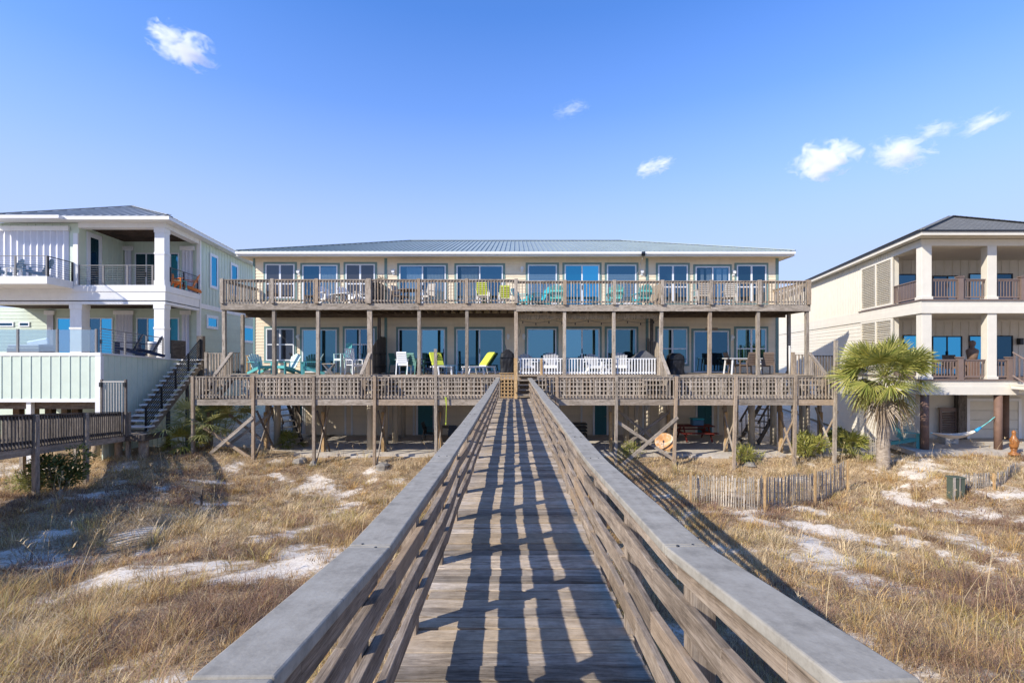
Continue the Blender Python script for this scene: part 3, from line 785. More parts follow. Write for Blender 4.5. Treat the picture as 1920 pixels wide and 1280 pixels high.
# roof
ex0, ex1, ey0 = -13.63, 13.55, 23.3; d = 6.94; ey1 = ey0 + 2 * d; ze = 9.30; zr = 11.46
r = MB()
A, B_, C_, D_ = (ex0, ey0, ze), (ex1, ey0, ze), (ex1, ey1, ze), (ex0, ey1, ze); Rl, Rr = (ex0 + d, ey0 + d, zr), (ex1 - d, ey0 + d, zr)
r.add([A, B_, C_, D_, Rl, Rr, (ex0, ey0, ze - .02), (ex1, ey0, ze - .02), (ex1, ey1, ze - .02), (ex0, ey1, ze - .02)],
      [[0, 1, 5, 4], [1, 2, 5], [2, 3, 4, 5], [3, 0, 4], [6, 7, 1, 0], [7, 8, 2, 1], [8, 9, 3, 2], [9, 6, 0, 3], [9, 8, 7, 6]])
x = ex0 + .12
while x < ex1 - .1:
    k = min(d, x - ex0, ex1 - x) - .02
    if k > .05: r.beam((x, ey0 - .012, ze + .016), (x, ey0 + k, ze + (zr - ze) * k / d + .016), .035, .03)
    x += .235
y = ey0 + .2
while y < ey1 - .2:
    k = min(d, y - ey0, ey1 - y) - .02
    for s_, xx in ((1, ex0), (-1, ex1)): r.beam((xx - s_ * .012, y, ze + .016), (xx + s_ * k, y, ze + (zr - ze) * k / d + .016), .035, .03)
    y += .235
for p, q in ((A, Rl), (B_, Rr), (Rl, Rr), (D_, Rl), (C_, Rr)):
    r.beam(Vector(p) + Vector((0, 0, .045)), Vector(q) + Vector((0, 0, .045)), .2, .03)
ro = r.build('roof', M['roof'], house)
b = MB()
b.box(ex0 + .03, ex1 - .03, ey0 + .02, ey0 + .06, ze - .235, ze - .022); b.box(ex0 + .03, ex0 + .07, ey0 + .06, ey1, ze - .235, ze - .022); b.box(ex1 - .07, ex1 - .03, ey0 + .06, ey1, ze - .235, ze - .022)
b.box(ex0 + .02, ex1 - .02, ey0 - .085, ey0 + .018, ze - .15, ze - .035)
b.build('fascia', M['white'], ro, bevel=.01)
b = MB(); b.box(ex0 + .07, ex1 - .07, ey0 + .06, 23.98, ze - .20, ze - .17); b.box(ex0 + .07, HX0, 23.98, ey1, ze - .20, ze - .17); b.box(HX1, ex1 - .07, 23.98, ey1, ze - .20, ze - .17); b.build('soffit', M['cream'], ro)
b = MB(); p = P(1206, 477, 23.15); b.beam((p.x, p.y + .05, p.z - .2), (p.x, p.y - .02, p.z + .02), .03, .03); b.beam((p.x - .02, p.y - .1, p.z - .04), (p.x + .03, p.y + .06, p.z + .09), .17, .14); b.build('flood_light', M['black'], house, bevel=.01)
b = MB(); b.tube([(p.x, p.y, p.z - .1), (p.x + .06, 23.9, p.z - .3), (p.x + .02, 23.93, p.z - .55), (p.x - .1, 23.93, p.z - .8)], .012, 6); b.build('cable', M['white'], house)

# ------------------------------------------------------------------ patio slab under the house
b = MB(); b.box(-9.6, 11.6, 20.66, 36, -.18, 0.0); struct(b.build('patio', M['concrete']))

# ------------------------------------------------------------------ deck helpers
def planks_y(mb, x0, x1, y0, y1, z, pw=.14, th=.035):     # boards running along X
    y = y0
    while y < y1 - .02:
        mb.beam((x0 + rng.gauss(0, .01), y + pw / 2, z - th / 2 + rng.gauss(0, .002)), (x1 + rng.gauss(0, .01), y + pw / 2, z - th / 2), min(pw, y1 - y), th); y += pw + .006
def rail_x(mb, x0, x1, y, zf, zt, sp=.137, bw_=.036, cap=.12, jit=.006, bot=True, bb=.02):
    mb.box(x0, x1, y - cap / 2, y + cap / 2, zt - .036, zt)
    mb.box(x0, x1, y - .005, y + .033, zt - .125, zt - .037)
    if bot: mb.box(x0, x1, y - .005, y + .033, zf + .06, zf + .13)
    n = max(1, int(round((x1 - x0) / sp)))
    for k in range(n):
        x = x0 + (k + .5) * (x1 - x0) / n + rng.gauss(0, jit)
        mb.beam((x, y - .023, zf + bb), (x + rng.gauss(0, jit), y - .023, zt - .04), bw_, bw_, up=(0, 1, 0))
def rail_y(mb, y0, y1, x, zf, zt, sp=.137, bw_=.036, cap=.12, zf1=None, zt1=None):
    zf1 = zf if zf1 is None else zf1; zt1 = zt if zt1 is None else zt1
    mb.beam((x, y0, zt - .018), (x, y1, zt1 - .018), cap, .036); mb.beam((x, y0, zt - .08), (x, y1, zt1 - .08), .038, .088)
    if bw_ and sp:
        n = max(1, int(round(abs(y1 - y0) / sp)))
        for k in range(n):
            f = (k + .5) / n; y = y0 + f * (y1 - y0); a = zf + f * (zf1 - zf); e = zt + f * (zt1 - zt)
            mb.beam((x, y, a), (x, y, e - .04), bw_, bw_, up=(0, 1, 0))

# ------------------------------------------------------------------ upper deck
YD = 21.2
ud = thing('upper_deck', 'weathered wooden balcony deck on posts running along the whole upper floor of the cream house', 'deck', (0, YD, UF))
upx = [419.5, 513.5, 596, 693, 786, 875.5, 967.5, 1058.5, 1151, 1240.5, 1331.5, 1421.5, 1513.5]
ux = [PX(p, YD) for p in upx]
def drop(x): return -.06 if x > .05 else 0.0
b = MB(); planks_y(b, ux[0], .02, YD, YW - .03, UF); planks_y(b, .03, ux[-1], YD, YW - .03, UF - .06); b.build('floor_planks', M['deckwood'], ud)
for i in range(0, 12, 2):
    x0, x1 = ux[i] - (.1 if i == 0 else 0), ux[min(i + 2, 12)] + (.1 if i == 10 else 0)
    dz = drop((x0 + x1) / 2); b = MB(); b.box(x0 + .003, x1 - .003, YD - .085, YD - .045, UF - .31 + dz, UF - .005 + dz)
    b.box(x0 + .003, x1 - .003, YD - .04, YD, UF - .31 + dz, UF - .04 + dz); b.build('rim_board', M['oldwood'], ud, bevel=.004)
for x in (ux[0] - .08, ux[-1] + .06):
    b = MB(); b.box(x, x + .04, YD + .003, YW, UF - .31 + drop(x), UF - .005 + drop(x)); b.build('rim_board', M['oldwood'], ud)
b = MB(); x = ux[0] + .35
while x < ux[-1] - .1:
    b.box(x - .02, x + .02, YD + .004, YW - .04, UF - .30 + drop(x), UF - .045 + drop(x)); x += .405
b.box(ux[0], ux[-1], YW - .05, YW - .018, UF - .38, UF - .28)
b.box(ux[0], ux[-1], 22.9, 23.0, UF - .50, UF - .30); b.build('joists', M['joist'], ud)
for i, x in enumerate(ux):
    b = MB(); s_ = .21 if i == 3 else .14 if i != 6 else .155
    dz = drop(x)
    if i not in (0, 12) or True: b.beam((x + rng.gauss(0, .015), YD + .04, PF - .2), (x, YD + .04, UF - .315 + dz), s_, .14, up=(0, 1, 0))
    b.build('post', M['oldwood'], ud, bevel=.006)
    b = MB(); s2 = .21 if i == 3 else .15
    b.beam((x, YD - .13, UF - .03 + dz), (x, YD - .13, PZ(524, YD) + .02 + dz), s2, .09, up=(0, 1, 0)); b.build('rail_post', M['oldwood'], ud, bevel=.005)
for (px, Y) in ((455, 23.0), (1479, 22.6)):
    b = MB(); x = PX(px, Y); b.beam((x, Y, PF), (x, Y, UF - .36), .13, .13, up=(0, 1, 0)); b.build('post', M['oldwood'], ud)
for px in (711, 1222):
    b = MB(); x = PX(px, 23.3); b.beam((x, 23.3, PF), (x, 23.3, UF - .36), .13, .13, up=(0, 1, 0)); b.build('post', M['darkwood'], ud)
for i in range(12):
    dz = drop((ux[i] + ux[i + 1]) / 2); b = MB(); rail_x(b, ux[i] + .07, ux[i + 1] - .07, YD - .10, UF + dz, PZ(524.5, YD) + dz, cap=.10); b.build('railing', M['oldwood'], ud)
for x in (ux[0], ux[-1] - .02):
    b = MB(); rail_y(b, YD - .05, YW - .05, x, UF + drop(x), PZ(524.5, YD) + drop(x)); b.build('railing', M['oldwood'], ud)

# ------------------------------------------------------------------ porch deck at the main floor
pd = thing('porch_deck', 'raised wooden porch deck with square lattice skirt below the sliding doors of the cream house', 'deck', (0, YD, PF))
b = MB(); planks_y(b, -13.15, 13.15, YD, YW - .03, PF); b.build('floor_planks', M['deckwood'], pd)
b = MB(); x = -13
while x < 13.1: b.box(x - .02, x + .02, YD + .003, YW - .05, PF - .24, PF - .042); x += .405
b.build('joists', M['joist'], pd)
for i in range(6):
    x0 = -13.15 + i * 4.383; b = MB(); b.box(x0 + .003, x0 + 4.38, YD - .045, YD - .003, PF - .22, PF - .005); b.build('rim_board', M['oldwood'], pd)
def lattice(x0, x1, y, z0, z1, mat='oldwood', parent=None, p=.19, s=.055):
    b = MB(); x = x0
    while x < x1: b.box(x, x + s, y - .012, y, z0, z1); x += p
    z = z0 + .03
    while z < z1 - .02: b.box(x0, x1, y - .024, y - .0125, z, z + s * .9); z += p
    return b.build('lattice_panel', M[mat], parent)
LF = CZ - 1.775   # lower deck floor
lat = [(-12.2, -9.9), (-9.85, -6.9), (-5.9, -3.3), (-3.25, -.72), (1.35, 3.4), (3.45, 5.8), (6.9, 9.3), (9.35, 12.3)]
for x0, x1 in lat: lattice(x0, x1, YD - .06, LF + .02, PF - .06, 'latticewood', pd)
lattice(-.66, -.13, 19.95, LF + .04, PF + .1, 'newwood', pd, p=.145, s=.05)
b = MB(); b.beam((-.03, 19.95, LF - .3), (-.03, 19.95, PF + .75), .14, .12, up=(0, 1, 0)); b.build('gate_post', M['newwood'], pd)
b = MB(); b.box(-.72, -.11, 19.9, 19.99, PF + .1, PF + .14); b.build('gate_rail', M['newwood'], pd)
for (px, Y, top) in ((395, 21.25, PF), (501, 21.3, PF), (608, 21.3, PF), (720, 21.3, PF), (826, 21.3, PF), (1145, 21.3, PF), (1253, 21.3, PF), (1360, 21.3, PF), (1463, 21.3, PF), (1537, 21.3, PF)):
    b = MB(); x = PX(px, Y); b.beam((x, Y, float(TZ(x, Y)) - .3), (x + rng.gauss(0, .03), Y, top - .05), .13, .13, up=(0, 1, 0)); b.build('post', M['oldwood'], pd)
    b = MB(); b.beam((x - .02, Y - .115, float(TZ(x, Y)) - .3), (x - .02, Y - .115, 1.75), .12, .08, up=(0, 1, 0)); b.build('lit_post_face', M['newwood'], pd)  # orange face added to colour in the post's sunlit lower half
for i in range(6):
    x0 = -12.4 + i * 4.15; b = MB(); b.box(x0, x0 + 4.14, 22.3, 22.36, LF - .05, PF - .25); b.build('lattice_shade_board', M['darkwood'], pd)  # dark boards added to put the shade behind the lattice into colour
# white railing along the third porch
b = MB(); x0, x1 = PX(973, 21.33), PX(1230, 21.33); zt = PZ(671.5, 21.33)
b.box(x0, x1, 21.29, 21.37, zt - .035, zt); b.box(x0, x1, 21.31, 21.35, PF + .07, PF + .13)
n = 48
for k in range(n):
    x = x0 + (k + .5) * (x1 - x0) / n; b.beam((x, 21.29, PF + .03), (x, 21.29, zt - .03), .042, .042, up=(0, 1, 0))
b.build('white_railing', M['white'], pd)
b = MB(); b.box(PX(1015, 21.27) - .05, PX(1015, 21.27) + .05, 21.22, 21.3, PF, zt - .02); b.build('rail_post', M['newwood'], pd)
b = MB(); b.box(PX(1232, 21.3), PX(1232, 21.3) + .2, 21.24, 21.34, PF, zt + .12); b.build('rail_post', M['oldwood'], pd)
# side balustrades at the two ends of the porch
def baluster_panel(x0, x1, y, z0, z1, mat='oldwood', nm='side_railing'):
    b = MB(); b.box(x0, x1, y - .05, y + .05, z1 - .035, z1); b.box(x0, x1, y - .01, y + .03, z0 + .04, z0 + .11)
    n = int((x1 - x0) / .13)
    for k in range(n):
        x = x0 + (k + .5) * (x1 - x0) / n; b.beam((x, y - .03, z0), (x, y - .03, z1 - .03), .07, .03, up=(0, 1, 0))
    return b.build(nm, M[mat], pd)
baluster_panel(PX(386, 22.4), PX(424, 22.4), 22.4, PF - .1, PZ(661.5, 22.4)); baluster_panel(PX(428, 23.2), PX(456, 23.2), 23.2, PF, PZ(661, 23.2), 'darkwood')
baluster_panel(PX(461, 23.9), PX(474, 23.9), 23.88, PF, PZ(666, 23.88), 'newwood')
baluster_panel(PX(1488, 22.4), PX(1513, 22.4), 22.4, PF - .1, PZ(664, 22.4)); baluster_panel(PX(1524, 22.9), PX(1562, 22.9), 22.9, PF - .5, PZ(666, 22.9), 'darkwood')
for px, Y in ((387, 22.4), (1487, 22.4), (1515, 22.4)):
    b = MB(); x = PX(px, Y); b.beam((x, Y, 0), (x, Y, PZ(660, Y)), .12, .12, up=(0, 1, 0)); b.build('rail_post', M['oldwood'], pd)

# ------------------------------------------------------------------ lower landing deck in front
YL = 19.8
ld = thing('lower_deck', 'low weathered landing deck on tall cross braced posts at the house end of the boardwalk', 'deck', (0, YL, LF))
lpx = [363, 476, 589, 703.5, 817, 932, 1004, 1044, 1156, 1268, 1379, 1490.5, 1566]
lx = [PX(p, YL) for p in lpx]
b = MB(); planks_y(b, lx[0], -.78, YL + .02, YD - .07, LF); planks_y(b, -.78, .78, 19.40, YD - .07, LF + .02); planks_y(b, .78, lx[-1], YL + .02, YD - .07, LF); b.build('floor_planks', M['deckwood'], ld)
for i in range(12):
    if i in (5,): continue
    x0, x1 = lx[i], lx[i + 1]
    b = MB(); rail_x(b, x0 + .065, x1 - .065, YL - .01, LF + .02, PZ(706, YL), cap=.10); b.build('railing', M['oldwood'], ld)
    b = MB(); b.box(x0 + .065, x1 - .065, YL - .03, YL + .015, PZ(759.5, YL), LF + .0); b.build('rim_board', M['oldwood'], ld, bevel=.004)
b = MB(); rail_y(b, YL + .06, YD - .05, lx[0], LF + .02, PZ(706, YL)); rail_y(b, YL + .06, YD - .05, lx[-1], LF + .02, PZ(706, YL)); b.build('railing', M['oldwood'], ld)
tall = {4: PZ(654, YL), 12: PZ(638, YL)}
for i, x in enumerate(lx):
    if i in (5, 6): continue
    b = MB(); g = float(TZ(x, YL)) - .4; top = tall.get(i, PZ(705, YL))
    b.beam((x + rng.gauss(0, .05), YL - .04, g), (x, YL - .04, top), .115, .115, up=(0, 1, 0), w1=.12); b.build('post', M['oldwood'], ld, bevel=.005)
    b = MB(); b.box(x - .06, x + .06, YL + .07, YD - .1, LF - .26, LF - .045); b.build('beam', M['darkwood'], ld)
def brace(p, q, w=.09, mat='oldwood'):
    b = MB(); b.beam(p, q, .038, w); b.build('brace', M[mat], ld)
for xa, xb in ((0, 1), (8, 9)):
    s_ = 1
    brace((lx[xa] - .02, YL - .12, PZ(879, YL)), (lx[xb] + .02, YL - .12, PZ(781, YL)), .13); brace((lx[xa], YL + .05, PZ(789, YL)), (lx[xb], YL + .05, PZ(864, YL)), .13)
    brace((lx[xa] + .3, YD - .1, .05), (lx[xb] + .1, YD - .1, 1.75), .12); brace((lx[xa] + .3, YD + .06, 1.85), (lx[xb] + .1, YD + .06, .1), .12)
for i in (1, 2, 3, 4, 10, 11, 12):
    x = lx[i]
    brace((x + .07, YL + .02, float(TZ(x, YL)) + .05), (x + .07, YD + .02, 1.95), .09)
    brace((x + .11, YL + .02, 1.95), (x + .11, YD - .02, float(TZ(x, YD)) + .1), .09, 'oldwood' if i > 4 else 'darkwood')

# ------------------------------------------------------------------ steps between the two decks
def steps(x0, x1, lab, rail_x_=None, white=False):
    s_ = thing('wooden_steps', lab, 'steps', ((x0 + x1) / 2, 20.6, LF), 'steps up to the porch')
    n = 5
    for k in range(n):
        b = MB(); z = LF + (k + 1) * (PF - LF) / (n + .0); y = YD - .06 - (n - k) * .25
        b.box(x0, x1, y, y + .27, z - .04, z); b.build('tread', M['oldwood'], s_)
    for x in (x0 + .05, x1 - .05):
        b = MB(); b.beam((x, YD - .1 - 5 * .25, LF + .02), (x, YD - .1, PF - .12), .04, .2); b.build('stringer', M['darkwood'], s_)
    if rail_x_ is not None:
        b = MB(); rail_y(b, 20.05, YD + .02, rail_x_, LF + .12, PZ(701, 20.05), zf1=PF, zt1=PZ(660, YD), cap=.15); b.build('stair_rail', M['oldwood'], s_)
        b = MB(); b.beam((rail_x_, 20.03, LF), (rail_x_, 20.03, PZ(702, 20.05)), .1, .1, up=(0, 1, 0)); b.build('newel_post', M['oldwood'], s_)
steps(-13.1, -12.35, 'wooden steps with a sloping handrail at the far left end of the porch', -12.58)
steps(-6.45, -5.6, 'wooden steps with a sloping handrail in front of the dark privacy fence', -6.48)
steps(.06, 1.3, 'wide wooden steps straight ahead at the end of the boardwalk')
steps(5.5, 6.3, 'wooden steps with a sloping handrail beside the white porch railing', 6.37)
steps(12.2, 13.1, 'wooden steps with a sloping handrail at the far right end of the porch', 12.95)
# ------------------------------------------------------------------ left house (mint), its plan leaves the beach at a slight skew
TL = lambda x, y, z: (x - .172 * (y - 23), y, z)
LXX = lambda px, Y: PX(px, Y) + .172 * (Y - 23)
lh = thing('beach_house', 'mint green beach house with white columns, cable rail balconies and dark porch ceilings', 'house', (-20, 23, CZ))
XR, XL = -16.82, -26.5
Z2, Zb, Zt = CZ + 3.42, CZ + 2.68, CZ + 6.40
zf = lambda Y: CZ + .14 - .05 * (Y - 18.5)
def LB(): return MB(TL)
def battens_x(mb, x0, x1, y, z0, z1, sp): 
    x = x0 + sp / 2
    while x < x1: mb.box(x - .022, x + .022, y - .02, y - .001, z0, z1); x += sp
def battens_y(mb, y0, y1, x, z0, z1, sp, sg=1):
    y = y0 + sp / 2
    while y < y1: mb.box(min(x, x + sg * .02), max(x, x + sg * .02), y - .022, y + .022, z0, z1); y += sp
# upper floor walls
b = LB(); b.box(XL, XR - .02, 26.4, 38, Zb, Zt); b.box(XL, -21.0, 23.06, 26.4, Z2, Zt)
battens_y(b, 26.6, 38, XR - .02, Zb, Zt, .40); battens_x(b, XL, -21.2, 23.06, CZ + 6.1, Zt, .40)
battens_y(b, 23.3, 26.4, -21.0, Z2, Zt, .4); battens_x(b, -21, -17, 26.4, Z2, Zt, .4)
b.build('wall', M['mint'], lh)
b = LB(); b.box(-34, XR - .02, 26.4, 38, CZ - 4.3, Zb - .001); lap_y(b, 26.4, 38, CZ - 4.3, Zb, XR - .02, .19, 1); lap_x(b, -34, XR - .02, CZ - .4, Zb, 26.4, .19)
b.build('lower_wall', M['mintgreen'], lh)
b = LB()
b.box(XR - .16, XR + .03, 26.36, 26.5, CZ - 1, Zt); b.box(XR - .01, XR + .03, 26.5, 38, Zb - .02, Zb + .24); b.build('corner_board', M['white'], lh)
b = LB(); b.box(-21.22, -21.0, 22.98, 23.05, Z2, CZ + 5.9); b.build('corner_board', M['white'], lh)
# floors and beams
b = LB(); b.box(XL, XR, 23, 26.4, Zb, Z2 - .003); b.box(XL, XR + .03, 22.97, 23.0, Zb + .42, Z2 - .06); b.box(XR, XR + .03, 23.0, 26.4, Zb + .42, Z2 - .06); b.build('floor_beam', M['white'], lh)
b = LB(); b.box(-21.0, XR, 23.0, 23.4, CZ + 6.17, Zt); b.box(XR - .4, XR, 23.4, 26.35, CZ + 6.17, Zt); b.build('eave_beam', M['white'], lh)
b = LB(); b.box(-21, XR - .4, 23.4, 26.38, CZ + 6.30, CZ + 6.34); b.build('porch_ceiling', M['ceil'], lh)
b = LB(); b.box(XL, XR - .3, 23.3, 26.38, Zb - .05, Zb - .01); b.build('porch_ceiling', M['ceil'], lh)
b = LB(); b.box(XL, XR, 23.0, 23.35, Zb - .18, Zb - .052); b.box(XR - .35, XR, 23.35, 26.38, Zb - .18, Zb - .052); b.build('lower_beam', M['white'], lh)
def lcol(px0, px1, z0, z1):
    b = LB(); x0, x1 = PX(px0, 23), PX(px1, 23); b.box(x0, x1, 23.03, 23.03 + (x1 - x0), z0, z1)
    for za, zb in ((z0, z0 + .22), ((z0 + z1) / 2 + .1, (z0 + z1) / 2 + .2), (z1 - .22, z1)): b.box(x0 - .025, x1 + .025, 23.005, 23.055 + (x1 - x0), za, zb - .002)
    b.build('column', M['white'], lh, bevel=.008)
lcol(289, 307.5, Z2, CZ + 6.17); lcol(288, 307.5, zf(23), Zb - .18); lcol(130, 152, zf(23), Zb - .18)
# balcony on the left
b = LB(); xb = LXX(88, 21.4); b.box(XL, xb, 21.4, 22.97, CZ + 3.24, CZ + 3.58); b.build('balcony_slab', M['white'], lh)
def cable_x(x0, x1, y, z0, z1, n=9, posts=None, mat='greymetal', nm='balcony_railing', zfun=None):
    b = LB()
    for k in range(n): 
        z = z0 + .08 + (z1 - z0 - .08) * k / (n - 1); b.beam((x0, y, z), (x1, y, z), .02 if k < n - 1 else .045, .012 if k < n - 1 else .035)
    for p in (posts or [x0, x1]): b.box(p - .03, p + .03, y - .032, y + .032, z0, z1 + .02)
    return b.build(nm, M[mat], lh)
def cable_y(x, y0, y1, z0, z1, n=9, posts=None, mat='black', nm='balcony_railing', z0b=None, z1b=None):
    b = LB(); z0b = z0 if z0b is None else z0b; z1b = z1 if z1b is None else z1b
    for k in range(n):
        f = k / (n - 1); b.beam((x, y0, z0 + .08 + (z1 - z0 - .08) * f), (x, y1, z0b + .08 + (z1b - z0b - .08) * f), .02 if k < n - 1 else .045, .012 if k < n - 1 else .035)
    for p in (posts or [y0, y1]):
        g = (p - y0) / (y1 - y0); b.box(x - .032, x + .032, p - .03, p + .03, z0 + (z0b - z0) * g, z1 + (z1b - z1) * g + .02)
    return b.build(nm, M[mat], lh)
cable_x(XL, xb - .04, 21.45, CZ + 3.58, PZ(480, 21.45), posts=[LXX(29, 21.45), xb - .05], mat='greymetal')
cable_y(xb - .04, 21.5, 22.95, CZ + 3.58, PZ(480, 21.45))
cable_x(LXX(147, 23.05), LXX(288, 23.05), 23.06, Z2, PZ(497.5, 23.05), posts=[LXX(p, 23.06) for p in (148, 194, 239, 286)], mat='greymetal')
cable_y(XR - .05, 23.5, 26.3, Z2, Z2 + .93, posts=[23.55, 24.8, 26.25])
# shutters, doors and windows
def shutter(x0, x1, y, z0, z1, nm='storm_shutter', pitch=.17):
    b = LB(); n = int((x1 - x0) / pitch * 2); pts = []; fs = []
    for i in range(n + 1):
        x = x0 + (x1 - x0) * i / n; yy = y - (.10 if i % 2 else .0); pts += [(x, yy, z0), (x, yy, z1)]
    for i in range(n): fs.append([2 * i, 2 * i + 2, 2 * i + 3, 2 * i + 1])
    b.add(pts, fs); o = b.build(nm, M['shutter'], lh, recalc=False)
    t = LB(); t.box(x0 - .05, x1 + .05, y - .13, y, z1, z1 + .22); t.build('track', M['white'], o); return o
shutter(XL, LXX(128, 23), 23.04, Z2 + .1, PZ(433, 23), pitch=.31)
Y4 = 26.4
window(lh, LXX(250, Y4), LXX(300, Y4), Z2, PZ(471, Y4), Y4, 2, door=True, trim=None, T=TL, gm='glassdark')
window(lh, LXX(300, Y4) + .02, LXX(340, Y4), Z2, PZ(471, Y4), Y4, 2, door=True, trim=None, T=TL, gm='glassblue')
shutter(LXX(234, Y4), LXX(249, Y4), 26.38, Z2, PZ(470, Y4)); shutter(LXX(341, Y4), LXX(364, Y4), 26.38, Z2, PZ(470, Y4))
zl = zf(26.4)
window(lh, LXX(104, Y4), LXX(163, Y4), zl, PZ(592, Y4), Y4, 2, door=True, trim=None, T=TL, gm='glassblue')
window(lh, LXX(163, Y4) + .02, LXX(216, Y4), zl, PZ(592, Y4), Y4, 2, door=True, trim=None, T=TL, gm=['glassdark', 'glassblue'])
window(lh, LXX(253, Y4), LXX(340, Y4), zl, PZ(592, Y4), Y4, 4, door=True, trim=None, T=TL, gm=['glassdark', 'glassblue', 'glassblue', 'glassblue'])
shutter(LXX(217, Y4), LXX(251, Y4), 26.38, zl, PZ(590, Y4)); shutter(LXX(341, Y4), LXX(357, Y4), 26.38, zl, PZ(590, Y4)); shutter(LXX(88, Y4), LXX(103, Y4), 26.38, zl, PZ(590, Y4))
for px0, px1 in ((-10, 30), (33, 60)): window(lh, LXX(px0, Y4), LXX(px1, Y4), PZ(616, Y4), PZ(600, Y4), Y4, 1, trim=None, T=TL, gm='glassdark')
def side_window(parent, x, y0, y1, z0, z1, T, sg, gm='glassblue', nm='window', fr='frame', fwid=.16):
    f = MB(T); xa, xb_ = (x, x + .05) if sg > 0 else (x - .05, x)
    f.box(xa, xb_, y0 - fwid, y0, z0 - fwid, z1 + fwid); f.box(xa, xb_, y1, y1 + fwid, z0 - fwid, z1 + fwid); f.box(xa, xb_, y0, y1, z1, z1 + fwid); f.box(xa, xb_, y0, y1, z0 - fwid, z0)
    o = f.build(nm, M[fr], parent); g = MB(T); xx = x + sg * .026; g.add([(xx, y0, z0), (xx, y1, z0), (xx, y1, z1), (xx, y0, z1)], [[0, 1, 2, 3]]); g.build('pane', M[gm], o, recalc=False); return o
side_window(lh, XR, 27.7, 28.4, PZ(536, 28), PZ(482, 28), TL, 1); side_window(lh, XR, 30.5, 31.3, CZ + 4.0, CZ + 5.8, TL, 1); side_window(lh, XR, 27.3, 28.4, CZ + 1.74, CZ + 2.2, TL, 1); side_window(lh, XR, 32.2, 34.2, CZ + 1.1, CZ + 1.95, TL, 1)
side_window(lh, -20.98, 23.75, 24.35, Z2 + .1, CZ + 5.9, TL, 1, 'glassdark', 'door', fwid=.22)
# roof
rx0, rx1, ry0 = -25.1, -16.3, 22.4; dd = 4.35; ze = CZ + 6.56; zr_ = CZ + 8.33
r = LB(); ry1 = 38.5
A, B_, C_, D_ = (rx0, ry0, ze), (rx1, ry0, ze), (rx1, ry1, ze), (rx0, ry1, ze); R0, R1 = ((rx0 + rx1) / 2, ry0 + dd, zr_), ((rx0 + rx1) / 2, ry1 - dd, zr_)
r.add([A, B_, C_, D_, R0, R1], [[0, 1, 4], [1, 2, 5, 4], [2, 3, 5], [3, 0, 4, 5], [3, 2, 1, 0]])
x = rx0 + .2
while x < rx1 - .1:
    k = min(x - rx0, rx1 - x) * dd / ((rx1 - rx0) / 2) - .03; r.beam((x, ry0 - .01, ze + .02), (x, ry0 + k, ze + (zr_ - ze) * k / dd + .02), .04, .035); x += .42
y = ry0 + .3
while y < ry1 - .2:
    k = min((rx1 - rx0) / 2, (y - ry0) * ((rx1 - rx0) / 2) / dd, (ry1 - y)) - .02
    r.beam((rx1 + .01, y, ze + .02), (rx1 - k, y, ze + (zr_ - ze) * k / ((rx1 - rx0) / 2) + .02), .04, .035); y += .42
for p, q in ((A, R0), (B_, R0), (R0, R1)): r.beam(Vector(p) + Vector((0, 0, .05)), Vector(q) + Vector((0, 0, .05)), .2, .03)
ro = r.build('roof', M['roofgrey'], lh)
b = LB(); b.box(rx0 + .02, rx1 - .02, ry0 + .01, ry0 + .06, ze - .17, ze - .003); b.box(rx1 - .06, rx1 - .02, ry0 + .06, ry1, ze - .17, ze - .003); b.build('fascia', M['white'], ro)
b = LB(); b.box(rx0 + .02, rx1 - .06, ry0 + .06, 23.0, ze - .16, ze - .13); b.box(XR, rx1 - .06, 23.0, ry1, ze - .16, ze - .13); b.build('soffit', M['white'], ro)
b = LB(); b.box(rx0, LXX(113, 22.2), 22.1, ry0 + .005, ze - .19, ze - .05); b.build('gutter', M['white'], ro)
# lower terrace with its battened skirt
b = LB(); b.add([(XL, 18.52, zf(18.52)), (XR, 18.52, zf(18.52)), (XR, 26.4, zf(26.4)), (XL, 26.4, zf(26.4)), (XL, 18.52, zf(18.52) - .15), (XR, 18.52, zf(18.52) - .15), (XR, 26.4, zf(26.4) - .15), (XL, 26.4, zf(26.4) - .15)],
      [[0, 1, 2, 3], [7, 6, 5, 4], [0, 4, 5, 1], [1, 5, 6, 2], [2, 6, 7, 3], [3, 7, 4, 0]]); b.build('terrace_floor', M['deckwood'], lh)
zs = PZ(747, 18.5)
b = LB(); b.box(XL, XR - .13, 18.44, 18.515, zs, zf(18.5) - .12); battens_x(b, XL + .12, XR - .13, 18.44, zs, zf(18.5) - .12, .375); b.build('skirt_wall', M['mint'], lh)
b = LB(); b.add([(XR, 18.6, CZ - 4.4), (XR, 26.4, CZ - 4.4), (XR, 26.4, zf(26.4) - .07), (XR, 18.6, zf(18.6) - .07), (XR + .05, 18.6, CZ - 4.4), (XR + .05, 26.4, CZ - 4.4), (XR + .05, 26.4, zf(26.4) - .07), (XR + .05, 18.6, zf(18.6) - .07)],
      [[0, 1, 2, 3], [4, 5, 6, 7], [0, 1, 5, 4], [2, 3, 7, 6], [0, 3, 7, 4], [1, 2, 6, 5]])
y = 18.9
while y < 26.3: b.box(XR + .05, XR + .065, y - .02, y + .02, CZ - 4.4, zf(y) - .075); y += .375
b.build('skirt_wall', M['mint'], lh)
b = LB(); b.box(XL, XR + .08, 18.41, 18.52, zf(18.5) - .12, zf(18.5) + .01); b.beam((XR + .03, 18.52, zf(18.52) - .03), (XR + .03, 26.4, zf(26.4) - .03), .12, .07); b.box(XL, XR - .13, 18.42, 18.515, zs - .13, zs - .001); b.box(XR - .13, XR + .08, 18.42, 18.6, zs - .6, zf(18.5) - .121); b.build('skirt_trim', M['white'], lh)
for px in (57.5, -60):
    b = LB(); x = LXX(px, 18.6); b.box(x - .09, x + .09, 18.5, 18.68, CZ - 4.3, zs - .13); b.build('pier', M['white'], lh)
